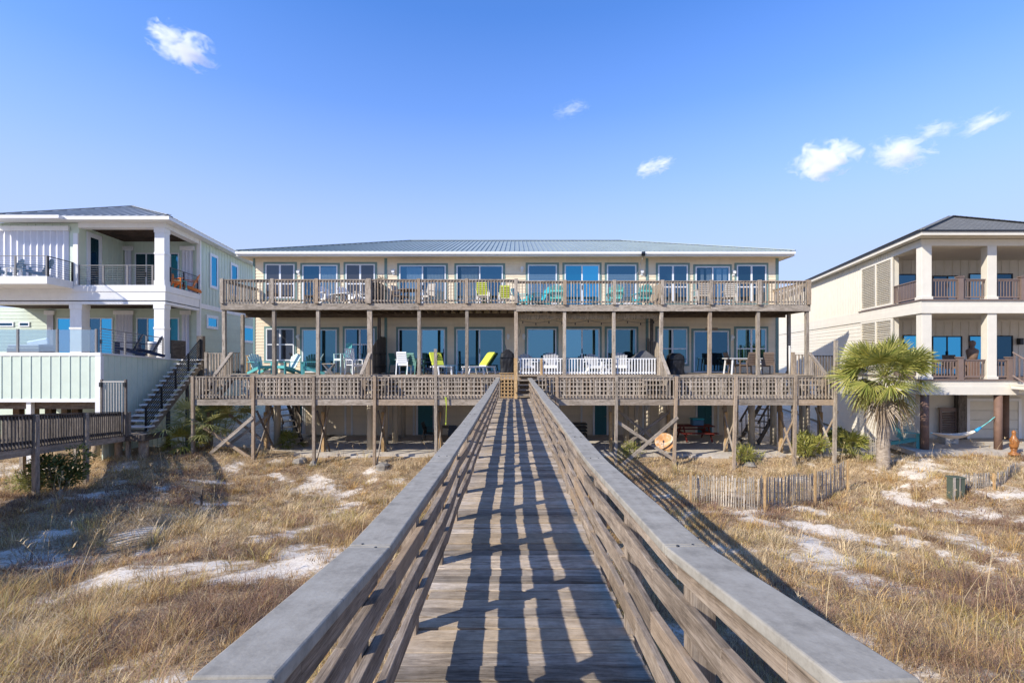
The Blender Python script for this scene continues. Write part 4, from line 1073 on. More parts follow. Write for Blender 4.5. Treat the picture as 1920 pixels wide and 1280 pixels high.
b = LB(); b.box(XL, XR - .2, 18.7, 18.8, zs - .42, zs - .13); b.box(XL, XR - .2, 21.5, 21.6, zs - .42, zs - .13); b.box(XL, XR - .2, 18.7, 26.3, zs - .12, zs - .06); b.build('joists', M['joist'], lh)
for px, Y in ((90, 22), (140, 22), (30, 22), (120, 25), (60, 25)):
    b = LB(); x = LXX(px, Y); b.box(x - .15, x + .15, Y, Y + .3, CZ - 4.4, zs - .1); b.build('pier', M['joist'], lh)
# glass balustrade in front, cable rail on the right, dark privacy board
zt_ = PZ(618, 18.55)
xs_ = [LXX(p, 18.55) for p in (-41, 33, 107, 180)]
for a, e in zip(xs_[:-1], xs_[1:]):
    b = LB(); b.box(a + .05, e - .05, 18.55, 18.565, zf(18.55) + .05, zt_); b.build('glass_panel', M['glassrail'], lh)
for x in xs_:
    b = LB(); b.box(x - .035, x + .035, 18.53, 18.6, zf(18.55), zt_ + .03); b.build('rail_post', M['greymetal'], lh)
cable_y(XR - .06, 18.6, 22.95, zf(18.6), zf(18.6) + .95, posts=[20.1, 21.6, 22.9], mat='greymetal', nm='terrace_railing', z0b=zf(22.95), z1b=zf(22.95) + .95)
b = LB(); b.box(XR - .06, XR - .02, 23.55, 24.95, zf(24.8), zf(24.8) + .98); b.build('privacy_board', M['darkwood'], lh)
# outside stair up to the terrace
st = thing('staircase', 'outside staircase with pale treads and black metal railing beside the mint green house', 'staircase', (-14.9, 19.3, CZ - 3))
n = 15; ya, yb_ = 19.2, 23.7; za, zb_ = CZ - 2.98, CZ - .14; xc = -14.69 + .172 * (19.3 - 23)
for k in range(n):
    f = (k + 1) / n; b = LB(); y = ya + (yb_ - ya) * k / n; z = za + (zb_ - za) * f; b.box(xc - 1.15, xc + .02, y, y + .34, z - .06, z); b.build('tread', M['white'], st)
b = LB(); b.beam((xc - .06, ya, za - .12), (xc - .06, yb_, zb_ - .2), .05, .28); b.build('stringer', M['oldwood'], st); b = LB(); b.beam((xc - 1.1, ya, za - .12), (xc - 1.1, yb_, zb_ - .2), .05, .28); b.build('stringer', M['oldwood'], st)
b = LB(); xr = xc - .17
for k in range(8):
    h = .10 + .82 * k / 7; b.beam((xr, ya + .05, za + h), (xr, yb_, zb_ + h + .05), .034, .034 if k < 7 else .055)
for k in range(5):
    f = k / 4; y = ya + .05 + (yb_ - ya - .05) * f; z = za + (zb_ + .05 - za) * f; b.box(xr - .035, xr + .035, y - .035, y + .035, z, z + .95)
b.build('railing', M['black'], st)
for y in (20.6, 22.2):
    b = LB(); z = za + (zb_ - za) * (y - ya) / (yb_ - ya); b.box(xc - .12, xc + .0, y, y + .12, CZ - 4.3, z - .25); b.build('post', M['darkwood'], st)
b = LB(); b.box(xc - .35, xc - .05, yb_ + .02, yb_ + .3, CZ - 4.2, PZ(630, 24)); b.build('top_post', M['darkwood'], st)

# ------------------------------------------------------------------ boardwalk of the left house
lb = thing('boardwalk', 'dark weathered boardwalk with picket railings and tall posts below the mint green house', 'boardwalk', (-14.5, 16, CZ - 3))
def bl(s, off=0.0):       # s = world Y along the walk's near side
    return Vector((-15.3 + .302 * (18.8 - s) - off * .957, s - off * .289, 0))
def blz(s): return CZ + lin(s, [4, 13.5, 18.8, 20], [-1.6, -2.52, -3.05, -3.05])
b = MB(); s_ = 5.0
while s_ < 18.85:
    p = bl(s_); q = bl(s_, 1.5); z = blz(s_); b.beam((p.x, p.y, z - .02), (q.x, q.y, z - .02), .14, .038); s_ += .146
b.build('deck_planks', M['deckwood'], lb)
ps = [5.4, 8.3, 11.0, 13.6, 16.0, 18.8]
for off in (0.0, 1.5):
    for a, e in zip(ps[:-1], ps[1:]):
        b = MB(); P0 = bl(a, off); P1 = bl(e, off); h = .88
        v = lambda P_, s_, dz: (P_.x, P_.y, blz(s_) + dz)
        b.beam(v(P0, a, h), v(P1, e, h), .13, .036); b.beam(v(P0, a, h - .07), v(P1, e, h - .07), .036, .09); b.beam(v(P0, a, .12), v(P1, e, .12), .036, .09)
        n = int((e - a) / .125)
        for k in range(n):
            f = (k + .5) / n; s_ = a + (e - a) * f; P_ = bl(s_, off - .03 if off == 0 else off + .03); b.beam(v(P_, s_, -.05), v(P_, s_, h - .03), .05, .036, up=(0, 1, 0))
        b.build('railing', M['oldwood'] if off else M['darkwood'], lb)
        b = MB(); b.beam(v(P0, a, -.15), v(P1, e, -.15), .045, .22); b.build('rim_board', M['oldwood'], lb)
    for s_ in ps:
        P_ = bl(s_, off); b = MB(); o = -.09 if off == 0 else .09; P_ = bl(s_, off + o); b.beam((P_.x, P_.y, float(TZ(P_.x, P_.y)) - .4), (P_.x, P_.y, blz(s_) + .87), .12, .12, up=(0, 1, 0)); b.build('post', M['oldwood'], lb)
# landing between the walk and the stair
b = MB(); planks_y(b, -17.2, -14.55, 18.75, 20.0, CZ - 3.05); b.build('landing', M['deckwood'], lb)
b = MB(); b.box(-15.35, -14.5, 18.70, 18.745, CZ - 3.3, CZ - 3.06); b.box(-14.55, -14.5, 18.75, 20.0, CZ - 3.3, CZ - 3.06); b.build('rim_board', M['darkwood'], lb)
b = MB()
for k in range(7): b.beam((-15.3, 18.8, CZ - 2.95 + .13 * k), (-14.62, 18.8, CZ - 2.95 + .13 * k), .02, .015)
b.build('cable_rail', M['greymetal'], lb)
for x, y, r_ in ((-15.7, 18.95, .13), (-14.75, 19.0, .17), (-16.6, 18.95, .14)):
    b = MB(); b.cyl((x, y, float(TZ(x, y)) - .4), (x, y, CZ - 3.1), r_, r_, 14); b.build('pile', M['oldwood'], lb)
gt = thing('garden_gate', 'small grey slatted gate with dark posts in front of the mint green skirt wall', 'gate', (-16, 18.35, CZ - 3))
b = MB(); xg0, xg1 = PX(193, 18.3), PX(234, 18.3); zg = PZ(714, 18.3)
for k in range(9):
    x = xg0 + (xg1 - xg0) * k / 8; b.box(x - .012, x + .012, 18.29, 18.31, CZ - 2.9, zg)
b.box(xg0, xg1, 18.27, 18.285, zg - .05, zg); b.build('slat_panel', M['palewicker'], gt)
for x in (xg0 - .04, xg1 + .04):
    b = MB(); b.box(x - .035, x + .035, 18.26, 18.33, CZ - 3.05, zg + .06); b.build('post', M['darkwood'], gt)
for x in (xg0 - .04, xg1 + .04):
    b = MB(); b.box(x - .03, x + .06, 18.2, 18.258, zg - .22, zg - .05); b.build('hinge', M['black'], gt)

# ------------------------------------------------------------------ right house (pale cream)
SR = .247
TR = lambda x, y, z: (x + SR * (y - 19.8), y, z)
RXX = lambda px, Y: PX(px, Y) - SR * (Y - 19.8)
rh = thing('beach_house', 'pale cream beach house with white columns, brown railings and louvered screens on the right', 'house', (19, 20, CZ - 3.85))
def RB(): return MB(TR)
x0, x1 = 16.72, 28.0; YB = 23.3
U2, Ub, Ut = CZ + 2.354, CZ + 1.78, CZ + 4.85; L2, Lb = CZ - .946, CZ - 1.58; GZ = CZ - 3.85
b = RB(); b.box(x0 + .02, x1, YB, 46, Ub, Ut); b.box(x0 + .02, x0 + .3, 22.05, YB, Ub, Ut)
y = 22.3
while y < 46: b.box(x0 + .0, x0 + .02, y - .02, y + .02, Ub + .3, Ut); y += .21
x = x0 + .4
while x < x1: b.box(x - .02, x + .02, YB - .02, YB, U2, Ut); x += .4
b.build('wall', M['cream2'], rh)
b = RB(); b.box(x0 + .02, x1, YB, 46, L2 - .6, Ub - .001); b.box(x0 + .02, x0 + .3, 22.05, YB, L2 - .6, Ub - .001); b.box(x0 + .02, x0 + .3, 20.3, 46, GZ - .3, L2 - .601); lap_y(b, 22.05, 46, L2 - .6, Ub - .01, x0 + .02, .2); lap_y(b, 23.3, 46, GZ - .3, L2 - .6, x0 + .02, .2)
x = x0 + .4
while x < x1: b.box(x - .02, x + .02, YB - .02, YB, L2, Ub - .1); x += .4
b.build('lower_wall', M['cream2'], rh)
for za, zb in ((Ub, U2), (Lb, L2)):
    b = RB(); b.box(x0, x1, 19.8, YB - .03, za, zb - .05); b.box(x0 - .03, x1, 19.77, 19.8, za, (za + zb) / 2 + .02); b.box(x0 - .03, x0, 19.8, 46, za, (za + zb) / 2 + .02)
    b.box(x0 - .015, x0 - .001, 19.8, 46, (za + zb) / 2 + .02, zb - .05); b.build('floor_beam', M['cream2'], rh)
    b = RB(); b.box(x0 - .06, x1, 19.74, YB - .03, zb - .048, zb); b.box(x0 - .06, x0 - .001, YB - .03, 25.3, zb - .048, zb); b.build('deck_edge', M['brownrail'], rh)
b = RB(); b.box(x0 + .02, x1, 19.85, 20.25, CZ + 4.57, Ut); b.box(x0 + .02, x0 + .42, 20.25, 22.05, CZ + 4.57, Ut); b.build('eave_beam', M['cream2'], rh)
b = RB(); b.box(x0 + .42, x1, 20.25, YB - .03, CZ + 4.66, CZ + 4.70); b.build('porch_ceiling', M['cream2'], rh)
for pa, pb in ((1728, 1746.5), (1851, 1868.5), (1974, 1992)):
    xa, xb_ = RXX(pa, 19.85), RXX(pb, 19.85)
    for za, zb in ((U2, CZ + 4.57), (L2, Ub)):
        b = RB(); b.box(xa, xb_, 19.83, 19.83 + xb_ - xa, za, zb); b.box(xa - .04, xb_ + .04, 19.79, 19.87 + xb_ - xa, za + .001, za + .12); b.build('column', M['cream2'], rh, bevel=.01)
def brail_x(xa, xb_, y, z0, z1, posts=()):
    b = RB(); b.box(xa, xb_, y - .05, y + .05, z1 - .04, z1); b.box(xa, xb_, y - .02, y + .02, z1 - .10, z1 - .041); b.box(xa, xb_, y - .02, y + .02, z0 + .08, z0 + .14)
    n = max(1, int((xb_ - xa) / .118))
    for k in range(n):
        x = xa + (k + .5) * (xb_ - xa) / n; b.box(x - .018, x + .018, y - .018, y + .018, z0 + .14, z1 - .10)
    b.build('railing', M['brownrail'], rh)
    for p in posts:
        b = RB(); b.box(p - .1, p + .1, y - .11, y + .1, z0, z1 + .06); b.box(p - .13, p + .13, y - .14, y + .13, z1 + .061, z1 + .11); b.build('rail_post', M['brownrail'], rh)
for z0_, pt in ((U2, 523), (L2, 673.5)):
    zt = PZ(pt, 19.95)
    brail_x(RXX(1747, 19.95), RXX(1851, 19.95), 19.98, z0_, zt, [RXX(1800, 19.95)])
    if z0_ == U2: brail_x(RXX(1869, 19.95), RXX(1974, 19.95), 19.98, z0_, zt, [RXX(1917, 19.95)])
    else: brail_x(RXX(1869, 19.95), RXX(1889, 19.95), 19.98, z0_, zt, [RXX(1893, 19.95)])
    b = RB()
    b.beam((x0 + .1, 20.3, zt - .02), (x0 + .1, 22.1, zt - .02), .1, .04); b.beam((x0 + .1, 20.3, z0_ + .11), (x0 + .1, 22.1, z0_ + .11), .04, .06)
    for k in range(15): y = 20.36 + k * .118; b.box(x0 + .082, x0 + .118, y - .018, y + .018, z0_ + .14, zt - .04)
    b.build('railing', M['brownrail'], rh)
# louvered screens
for za, zb in ((U2 + .02, CZ + 4.55), (L2 + .05, Ub - .02)):
    f = RB()
    for y in (22.05, 23.5, 25.0): f.box(x0 - .05, x0 + .02, y - .06, y + .06, za, zb)
    for a, e in ((22.11, 23.44), (23.56, 24.94)):
        f.box(x0 - .05, x0 + .02, a, e, zb - .08, zb); f.box(x0 - .05, x0 + .02, a, e, za, za + .08)
    fo = f.build('louver_screen', M['cream2'], rh)
    b = RB(); z = za + .14
    while z < zb - .1:
        for a, e in ((22.13, 23.42), (23.58, 24.92)): b.beam((x0 - .02, a, z), (x0 - .02, e, z), .07, .014, up=(.6, 0, .8))
        z += .085
    b.build('louvers', M['cream2'], fo)
# porch doors and windows
def rwin(pa, pb, pt, zb, gm, door=True, panes=1): window(rh, RXX(pa, YB), RXX(pb, YB), zb, PZ(pt, YB), YB, panes, door=door, trim=None, T=TR, gm=gm, fm='black', tw=.0, fw=.05)
rwin(1683, 1727, 514, U2 + .02, 'glassdark'); rwin(1748, 1804, 517, U2 + .02, ['glassdark', 'glass'], True, 2); rwin(1816, 1849, 513, U2 + .02, 'glass'); rwin(1866, 1898, 513, U2 + .3, 'glassdark', False)
rwin(1692, 1727, 628, L2 + .02, 'glassblue'); rwin(1747, 1803, 630, L2 + .02, 'glassblue', True, 2); rwin(1816, 1850, 629, L2 + .02, 'glassblue'); rwin(1866, 1898, 629, L2 + .5, 'glassdark', False)
b = RB(); xx = RXX(1912, 23.2); b.box(xx - .09, xx + .09, 23.05, 23.28, PZ(646, 23.2), PZ(634, 23.2)); b.build('wall_lamp', M['black'], rh, bevel=.02)
# roof
rx0, rx1, ry0 = 16.35, 28.3, 19.2; dd = 3.475; ze = CZ + 5.06; zr_ = CZ + 6.60; ry1 = 47
r = RB(); A, B_, C_, D_ = (rx0, ry0, ze), (rx1, ry0, ze), (rx1, ry1, ze), (rx0, ry1, ze); R0, R1 = (rx0 + dd, ry0 + dd, zr_), (rx0 + dd, ry1 - dd, zr_); R2 = (rx1, ry0 + dd + 2.2, zr_)
r.add([A, B_, R2, R0, R1, D_, C_], [[0, 1, 2, 3], [0, 3, 4, 5], [3, 2, 6, 4], [4, 6, 5], [5, 6, 1, 0], [1, 6, 2]])
for p, q in ((A, R0), (R0, R2), (R0, R1)): r.beam(Vector(p) + Vector((0, 0, .02)), Vector(q) + Vector((0, 0, .02)), .25, .03)
ro = r.build('roof', M['shingle'], rh)
b = RB(); b.box(rx0 + .03, rx1, ry0 + .03, ry0 + .07, ze - .2, ze - .045); b.box(rx0 + .03, rx0 + .07, ry0 + .07, ry1, ze - .2, ze - .045); b.build('fascia', M['cream2'], ro)
b = RB(); b.box(rx0 - .01, rx1, ry0 - .02, ry0 + .029, ze - .06, ze - .001); b.box(rx0 - .02, rx0 + .029, ry0 + .03, ry1, ze - .06, ze - .001); b.build('drip_edge', M['black'], ro)
b = RB(); b.box(rx0 + .07, rx1, ry0 + .07, 19.9, ze - .19, ze - .16); b.box(rx0 + .07, x0 + .02, 19.9, ry1, ze - .19, ze - .16); b.build('soffit', M['cream2'], ro)
# ground level
for px, Y, r_ in ((1733.5, 19.95, .17), (1871.5, 19.95, .155), (1975, 20, .16), (1885, 22.4, .15)):
    b = RB(); x = RXX(px, Y); b.cyl((x, Y, GZ - .3), (x, Y, Lb - .002), r_, r_, 18); b.build('round_column', M['browncol'], rh)
b = RB(); b.box(x0 + .3, x1, 22.6, 22.7, GZ, Lb - .01); b.build('ground_floor_wall', M['cream2'], rh)
b = RB(); xa, xb_ = RXX(1818, 22.55), RXX(1908, 22.55); zt = PZ(752, 22.55)
for k in range(4): b.box(xa, xb_, 22.53, 22.57, GZ + .02 + (zt - GZ) * k / 4, GZ + (zt - GZ) * (k + 1) / 4)
o = b.build('garage_door', M['cream2'], rh)
b = RB(); b.box(xa - .15, xa - .01, 22.5, 22.6, GZ, zt + .14); b.box(xb_ + .01, xb_ + .15, 22.5, 22.6, GZ, zt + .14); b.box(xa - .01, xb_ + .01, 22.5, 22.6, zt + .01, zt + .14); b.build('door_frame', M['white'], o)
for pa, pb in ((1762, 1795), (1690, 1728)):
    b = RB(); xa, xb_ = RXX(pa, 22.4), RXX(pb, 22.4); zt = PZ(764, 22.4); b.box(xa, xa + .1, 22.38, 22.45, GZ, zt); b.box(xb_ - .1, xb_, 22.38, 22.45, GZ, zt); b.box(xa + .1, xb_ - .1, 22.38, 22.45, zt - .18, zt)
    z = GZ + .2
    while z < zt - .25: b.beam((xa + .1, 22.42, z), (xb_ - .1, 22.42, z), .1, .02, up=(0, -.6, .8)); z += .11
    b.build('shutter_door', M['brownrail'], rh)
b = RB(); b.box(RXX(1796, 22.3), RXX(1812, 22.3), 22.25, 22.55, GZ, Lb - .01); b.build('pier', M['darkwood'], rh)
# stair going down on the right
b = RB(); b.beam((RXX(1893, 19.75) + .08, 19.7, PZ(660, 19.9)), (RXX(1893, 19.75) + .12 + 1.6, 18.6, PZ(660, 19.9) - 1.5), .1, .05); b.beam((RXX(1893, 19.75) + .08, 19.7, PZ(703, 19.9)), (RXX(1893, 19.75) + 1.7, 18.6, PZ(703, 19.9) - 1.5), .05, .06)
for k in range(13):
    f = (k + .5) / 13; b.beam((RXX(1893, 19.75) + .08 + 1.62 * f, 19.7 - 1.1 * f, PZ(703, 19.9) - 1.5 * f), (RXX(1893, 19.75) + .08 + 1.62 * f, 19.7 - 1.1 * f, PZ(660, 19.9) - 1.5 * f), .036, .036, up=(0, 1, 0))
b.build('stair_railing', M['brownrail'], rh)
b = RB()
for k in range(9):
    x = RXX(1893, 19.75) + .02 + k * .25; z = L2 - .18 * (k + 1); b.box(x, x + .3, 19.0 - .1 * k, 19.73 - .1 * k, z - .05, z); b.box(x + .02, x + .05, 19.0 - .1 * k, 19.73 - .1 * k, z - .2, z - .051)
b.build('stair', M['cream2'], rh)
b = RB(); b.box(x0 - .5, x1, 19.35, 22.6, GZ - .2, GZ); struct(b.build('patio', M['concrete']))
# ------------------------------------------------------------------ furniture prototypes (each faces -Y)
def adirondack(mat, matb=None, name='adirondack_chair'):
    matb = matb or mat
    r = thing(name, 'chair', 'chair')
    b = MB()
    for k in range(5):
        f = k / 4; b.beam((-.27, -.33 + .52 * f, .375 - .12 * f), (.27, -.33 + .52 * f, .375 - .12 * f), .105, .022, up=(0, .2, 1))
    b.beam((-.29, -.385, .33), (.29, -.385, .33), .02, .12); b.build('seat', M[mat], r)
    b = MB(); n = 6
    for k in range(n):
        f = (k + .5) / n - .5; L_ = .80 - .45 * f * f * 1.6
        p0 = Vector((f * .50, .20, .22)); d = Vector((f * .30, .42, .90)).normalized(); b.beam(p0, p0 + d * L_, .078, .02, up=(0, -1, .4), w1=.095)
    b.beam((-.27, .30, .36), (.27, .30, .36), .03, .06); b.beam((-.29, .44, .66), (.29, .44, .66), .03, .06); b.build('backrest', M[matb], r)
    for s in (-1, 1):
        b = MB(); b.beam((s * .345, -.42, .565), (s * .335, .44, .565), .13, .024); b.build('armrest', M[mat], r)
        b = MB(); b.beam((s * .30, -.34, 0), (s * .30, -.34, .55), .03, .10, up=(0, 1, 0)); b.build('leg', M[mat], r)
        b = MB(); b.beam((s * .265, -.37, .34), (s * .265, .60, .03), .026, .12); b.build('leg', M[mat], r)
    return Kit(r)
def armchair(mat, matb=None, name='armchair', h=1.0, slat=True, seat=.45):
    matb = matb or mat; r = thing(name, 'chair', 'chair')
    b = MB(); b.box(-.25, .25, -.26, .24, seat - .03, seat); b.box(-.25, .25, -.27, -.25, seat - .09, seat - .03); b.build('seat', M[mat], r)
    b = MB()
    if slat:
        for k in range(5):
            x = -.2 + .1 * k; b.beam((x, .24, seat + .05), (x * 1.08, .36, h), .07, .018, up=(0, -1, .1))
        b.beam((-.25, .355, h), (.25, .355, h), .03, .06)
    else:
        for k in range(7):
            f = k / 6; z = seat + .03 + (h - seat - .05) * f; y = .22 + .14 * f; b.beam((-.24 + .02 * f, y, z), (.24 - .02 * f, y, z), .03, .085, up=(0, -.2, 1))
    b.build('backrest', M[matb], r)
    for s in (-1, 1):
        b = MB(); b.beam((s * .27, -.27, seat + .21), (s * .27, .28, seat + .23), .055, .025); b.build('armrest', M[mat], r)
        b = MB(); b.beam((s * .26, -.25, 0), (s * .27, -.25, seat + .2), .04, .04, up=(0, 1, 0)); b.build('leg', M[mat], r)
        b = MB(); b.beam((s * .25, .33, 0), (s * .25, .23, seat + .2), .04, .04, up=(0, 1, 0)); b.build('leg', M[mat], r)
    return Kit(r)
def table(mat, w=.6, d=.6, h=.5, name='side_table', rnd=False, legm=None, cross=False):
    r = thing(name, 'table', 'table'); legm = legm or mat
    b = MB()
    if rnd: b.cyl((0, 0, h - .03), (0, 0, h), w / 2, w / 2, 24)
    else:
        n = max(2, int(d / .11))
        for k in range(n): b.box(-w / 2, w / 2, -d / 2 + d * k / n + .004, -d / 2 + d * (k + 1) / n - .004, h - .03, h)
    b.build('table_top', M[mat], r)
    q = .36 if rnd else .46
    for sx in (-1, 1):
        for sy in (-1, 1):
            b = MB(); b.beam((sx * w * q * (-.6 if cross else 1), sy * d * q, 0), (sx * w * q * .9, sy * d * q * .9, h - .031), .05, .05, up=(0, 1, 0)); b.build('leg', M[legm], r)
    return Kit(r)
def lounger(name='sun_lounger'):
    r = thing(name, 'lounger', 'sun lounger')
    b = MB()
    for s in (-1, 1): b.beam((s * .30, -.95, .34), (s * .30, .5, .34), .05, .06)
    for k in range(9): b.box(-.28, .28, -.93 + k * .15, -.83 + k * .15, .345, .365)
    b.build('frame', M['whiteplastic'], r)
    for sx in (-1, 1):
        for y, dy in ((-.85, -.1), (-.2, .08), (.42, .1)):
            b = MB(); b.beam((sx * .30, y + dy, 0), (sx * .30, y, .34), .055, .055, up=(0, 1, 0)); b.build('leg', M['whiteplastic'], r)
    b = MB(); b.beam((0, .02, .40), (0, .52, 1.0), .58, .10, up=(0, -.7, .6)); b.build('back_cushion', M['lime'], r, bevel=.03)
    b = MB(); b.beam((0, .0, .375), (0, .50, .94), .56, .03, up=(0, -.7, .6)); b.build('backrest', M['whiteplastic'], r)
    return Kit(r)
def covered(mat, w, d, h, peak, name, lab, loc, rz=0, top=.35):
    r = thing(name, lab, 'covered grill', loc); r.rotation_euler = (0, 0, rz)
    b = MB(); n = 9; lv = [(0, 1.0), (.3, .97), (.62, 1.03), (.85, .98), (1.0, .92)]
    pts = []; fs = []; m = 20
    for i, (f, s) in enumerate(lv + [(1.0 + peak / h, top)]):
        for k in range(m):
            t = 2 * math.pi * k / m; c, s_ = math.cos(t), math.sin(t); q = (abs(c) ** 5 + abs(s_) ** 5) ** -.2
            wob = 1 + .05 * math.sin(7 * t + i * 2) * (1 - i / 6)
            pts.append((loc[0] + w / 2 * s * q * c * wob, loc[1] + d / 2 * s * q * s_ * wob, loc[2] + h * f))
    for i in range(len(lv)):
        for k in range(m):
            k2 = (k + 1) % m; fs.append([i * m + k, i * m + k2, (i + 1) * m + k2, (i + 1) * m + k])
    fs.append([len(lv) * m + k for k in range(m)]); fs.append([k for k in range(m)][::-1])
    b.add(pts, fs, None, False); b.build('cover', M[mat], r)
    b = MB(); b.box(loc[0] - w / 2 - .03, loc[0] + w / 2 + .03, loc[1] - d / 2 - .02, loc[1] + d / 2 + .02, loc[2] + h * .80, loc[2] + h * .83); b.build('drawcord', M['black'], r)
    return r
def at(px, Y, z): return (PX(px, Y), Y, z)
# ---- porch of the first home
K1 = adirondack('teal', 'tealwhite'); G = 'adirondack chairs on the left porch'
K1.put(at(489, 22.4, PF), R(62), 'teal and pale Adirondack chair at the left end of the porch, facing right', G)
K1.put(at(539, 22.6, PF), R(-28), 'pale teal Adirondack chair turned to face the camera below the left window', G)
K1.put(at(583, 22.1, PF), R(-72), 'teal and pale Adirondack chair beside the left sliding door, behind a post', G)
table('tan', .55, .5, .5, legm='greymetal', cross=True).put(at(617, 21.9, PF), .2, 'small side table with tan top and crossed metal legs in front of the left door')
K = armchair('tealwhite', 'teal', 'tall_chair', 1.42, True, .72); K.put(at(642, 22.3, PF), R(-38), 'tall pale chair with teal slatted back beside the small tan side table')
K = armchair('whiteplastic', 'whiteplastic', 'armchair', 1.16); G = 'white wooden armchairs by the dark fence'
K.put(at(664, 21.9, PF), R(55), 'white wooden armchair in front of the right window of the left porch', G)
K.put(at(686, 22.7, PF), R(-40), 'white slat back armchair tucked against the dark privacy fence', G)
# ---- second porch
K = armchair('green', 'green', 'patio_chair', .95, False); G = 'green patio chairs round the dark table'
K.put(at(746, 22.6, PF), R(70), 'dark green patio chair next to the dark privacy fence', G)
K.put(at(779, 21.9, PF), R(150), 'dark green patio chair in front of the round dark table', G)
armchair('whiteplastic', 'whiteplastic', 'patio_chair', 1.0, False).put(at(757, 21.8, PF), R(176), 'white high back patio chair with its back to the camera')
table('black', 1.15, 1.15, .72, 'round_table', True).put(at(783, 22.7, PF), 0, 'round dark patio table between the green patio chairs')
adirondack('navy').put(at(800, 22.6, PF), R(-75), 'navy Adirondack chair in front of the second sliding door')
K = lounger(); G = 'sun loungers with lime cushions'
K.put(at(822, 22.3, PF), R(28), 'white sun lounger with lime cushion, half hidden behind the tall post', G)
K.put(at(905, 22.3, PF), R(-52), 'white sun lounger with raised lime back beside the black covered heater', G)
table('blue', .5, .5, .42).put(at(845, 21.9, PF), .3, 'small blue side table between the two sun loungers')
covered('blackcloth', .62, .55, .95, .18, 'covered_grill', 'tall black covered grill with peaked top next to the middle post', at(951, 21.75, PF), .1, .28)
b = MB(); p = P(952, 664, 22.3); q = P(945, 640, 22.6); b.cyl((p.x, p.y, PF), p, .02, .02, 8); b.cyl(p, q, .02, .02, 8); o = b.build('umbrella_pole', M['greymetal']); tag(o, 'thin bent grey pole rising behind the tall black covered grill', 'pole')
# ---- third porch behind the white railing
K = adirondack('whiteplastic', 'grayplastic'); G = 'grey backed chairs behind the white railing'
K.put(at(988, 22.6, PF), R(10), 'grey backed Adirondack chair nearest the middle post behind the white railing', G, 1.0)
K.put(at(1032, 22.3, PF), R(-6), 'grey backed Adirondack chair under the right edge of the large picture window', G, 1.06)
K.put(at(1113, 22.4, PF), R(6), 'grey backed Adirondack chair in front of the right pane of the third sliding door', G, 1.0)
K.put(at(1163, 22.3, PF), R(-8), 'grey backed Adirondack chair in front of the far picture window, near the grey grill', G, 1.06)
table('whiteplastic', .5, .4, .46, cross=True).put(at(1140, 21.6, PF), 0, 'small white folding table with crossed legs behind the white railing')
covered('greycloth', 1.35, .6, .72, .36, 'covered_grill', 'wide grey covered grill with pyramid top behind the white railing', at(1207, 22.3, PF), 0, .18)
# ---- fourth porch
covered('blackcloth', .72, .6, .85, .12, 'covered_grill', 'lumpy black covered grill beside the end of the white railing', at(1266, 21.9, PF), .15, .5)
table('whiteplastic', 1.5, .9, .74, 'dining_table').put(at(1392, 22.3, PF), 0, 'white dining table in front of the right porch window')
K = armchair('wicker', 'wicker', 'wicker_chair', .98, False); G = 'brown wicker chairs at the white table'
K.put(at(1404, 21.65, PF), R(186), 'brown wicker chair with its back to the camera, left of the post', G)
K.put(at(1436, 21.65, PF), R(172), 'brown wicker chair with its back to the camera, right of the post', G)
K.put(at(1374, 22.9, PF), R(40), 'brown wicker chair half hidden behind the white dining table', G)
b = MB(); p = at(1480.5, 21.8, PF); b.cyl(p, (p[0], p[1], PZ(650, 21.8)), .035, .035, 10); b.cyl((p[0], p[1], PZ(650, 21.8)), (p[0], p[1], PZ(650, 21.8) + .04), .05, .05, 10); o = b.build('flag_pole', M['white']); tag(o, 'short white pole standing on the right end of the porch', 'pole')
# ---- upper deck
UR = UF - .06
K = adirondack('whiteplastic'); G = 'white chairs on the left upper deck'
K.put(at(614, 22.3, UF), R(50), 'white Adirondack chair before the left upper sliding door', G)
K.put(at(655, 22.5, UF), R(60), 'white Adirondack chair below the upper window, facing right', G)
K.put(at(677, 22.2, UF), R(-50), 'white Adirondack chair on the upper deck beside the wide post', G)
K = table('darkwood', .5, .5, .5); G = 'small brown tables on the left upper deck'
K.put(at(585, 22.6, UF), 0, 'small brown table left of the upper sliding door', G); K.put(at(638, 22.2, UF), 0, 'small brown table between the white upper deck chairs', G)
table('wicker', 1.1, 1.1, .72, 'round_table', True).put(at(768, 22.3, UF), 0, 'round brown wicker table on the upper deck behind the railing')
armchair('wicker', 'palewicker', 'wicker_chair', .95, False).put(at(750, 22.4, UF), R(60), 'wicker chair left of the round upper deck table')
armchair('palewicker', 'palewicker', 'wicker_chair', 1.05, False).put(at(801, 22.3, UF), R(-25), 'pale high back wicker chair right of the round upper deck table')
K = armchair('whiteplastic', 'lime', 'lime_chair', .98, False); G = 'lime chairs on the upper deck'
K.put(at(905, 22.3, UF), R(178), 'lime backed chair on the upper deck below the curtained door', G, 1.05); K.put(at(946, 22.3, UF - .12), R(182), 'lime backed chair on the upper deck nearest the middle post', G)
K = adirondack('aquadark'); G = 'deep aqua chairs on the upper deck'
K.put(at(981, 22.5, UR), R(60), 'deep aqua Adirondack chair just right of the middle post upstairs', G); K.put(at(1009, 22.2, UR), R(-70), 'deep aqua Adirondack chair facing left under the upper left blind', G)
K = adirondack('aquadark', 'aqua'); G = 'bright aqua backed chairs on the upper deck'
K.put(at(1042, 22.2, UR), R(180), 'bright aqua chair back in front of the upper blue sliding door, at its left', G)
K.put(at(1153, 22.2, UR), R(176), 'bright aqua chair back directly behind a railing post under the upper right blind', G); K.put(at(1204, 22.2, UR), R(188), 'bright aqua chair back beside the upper wooden privacy screen', G)
K = armchair('palewicker', 'palewicker', 'wicker_chair', 1.02, False); G = 'pale wicker chairs on the right upper deck'
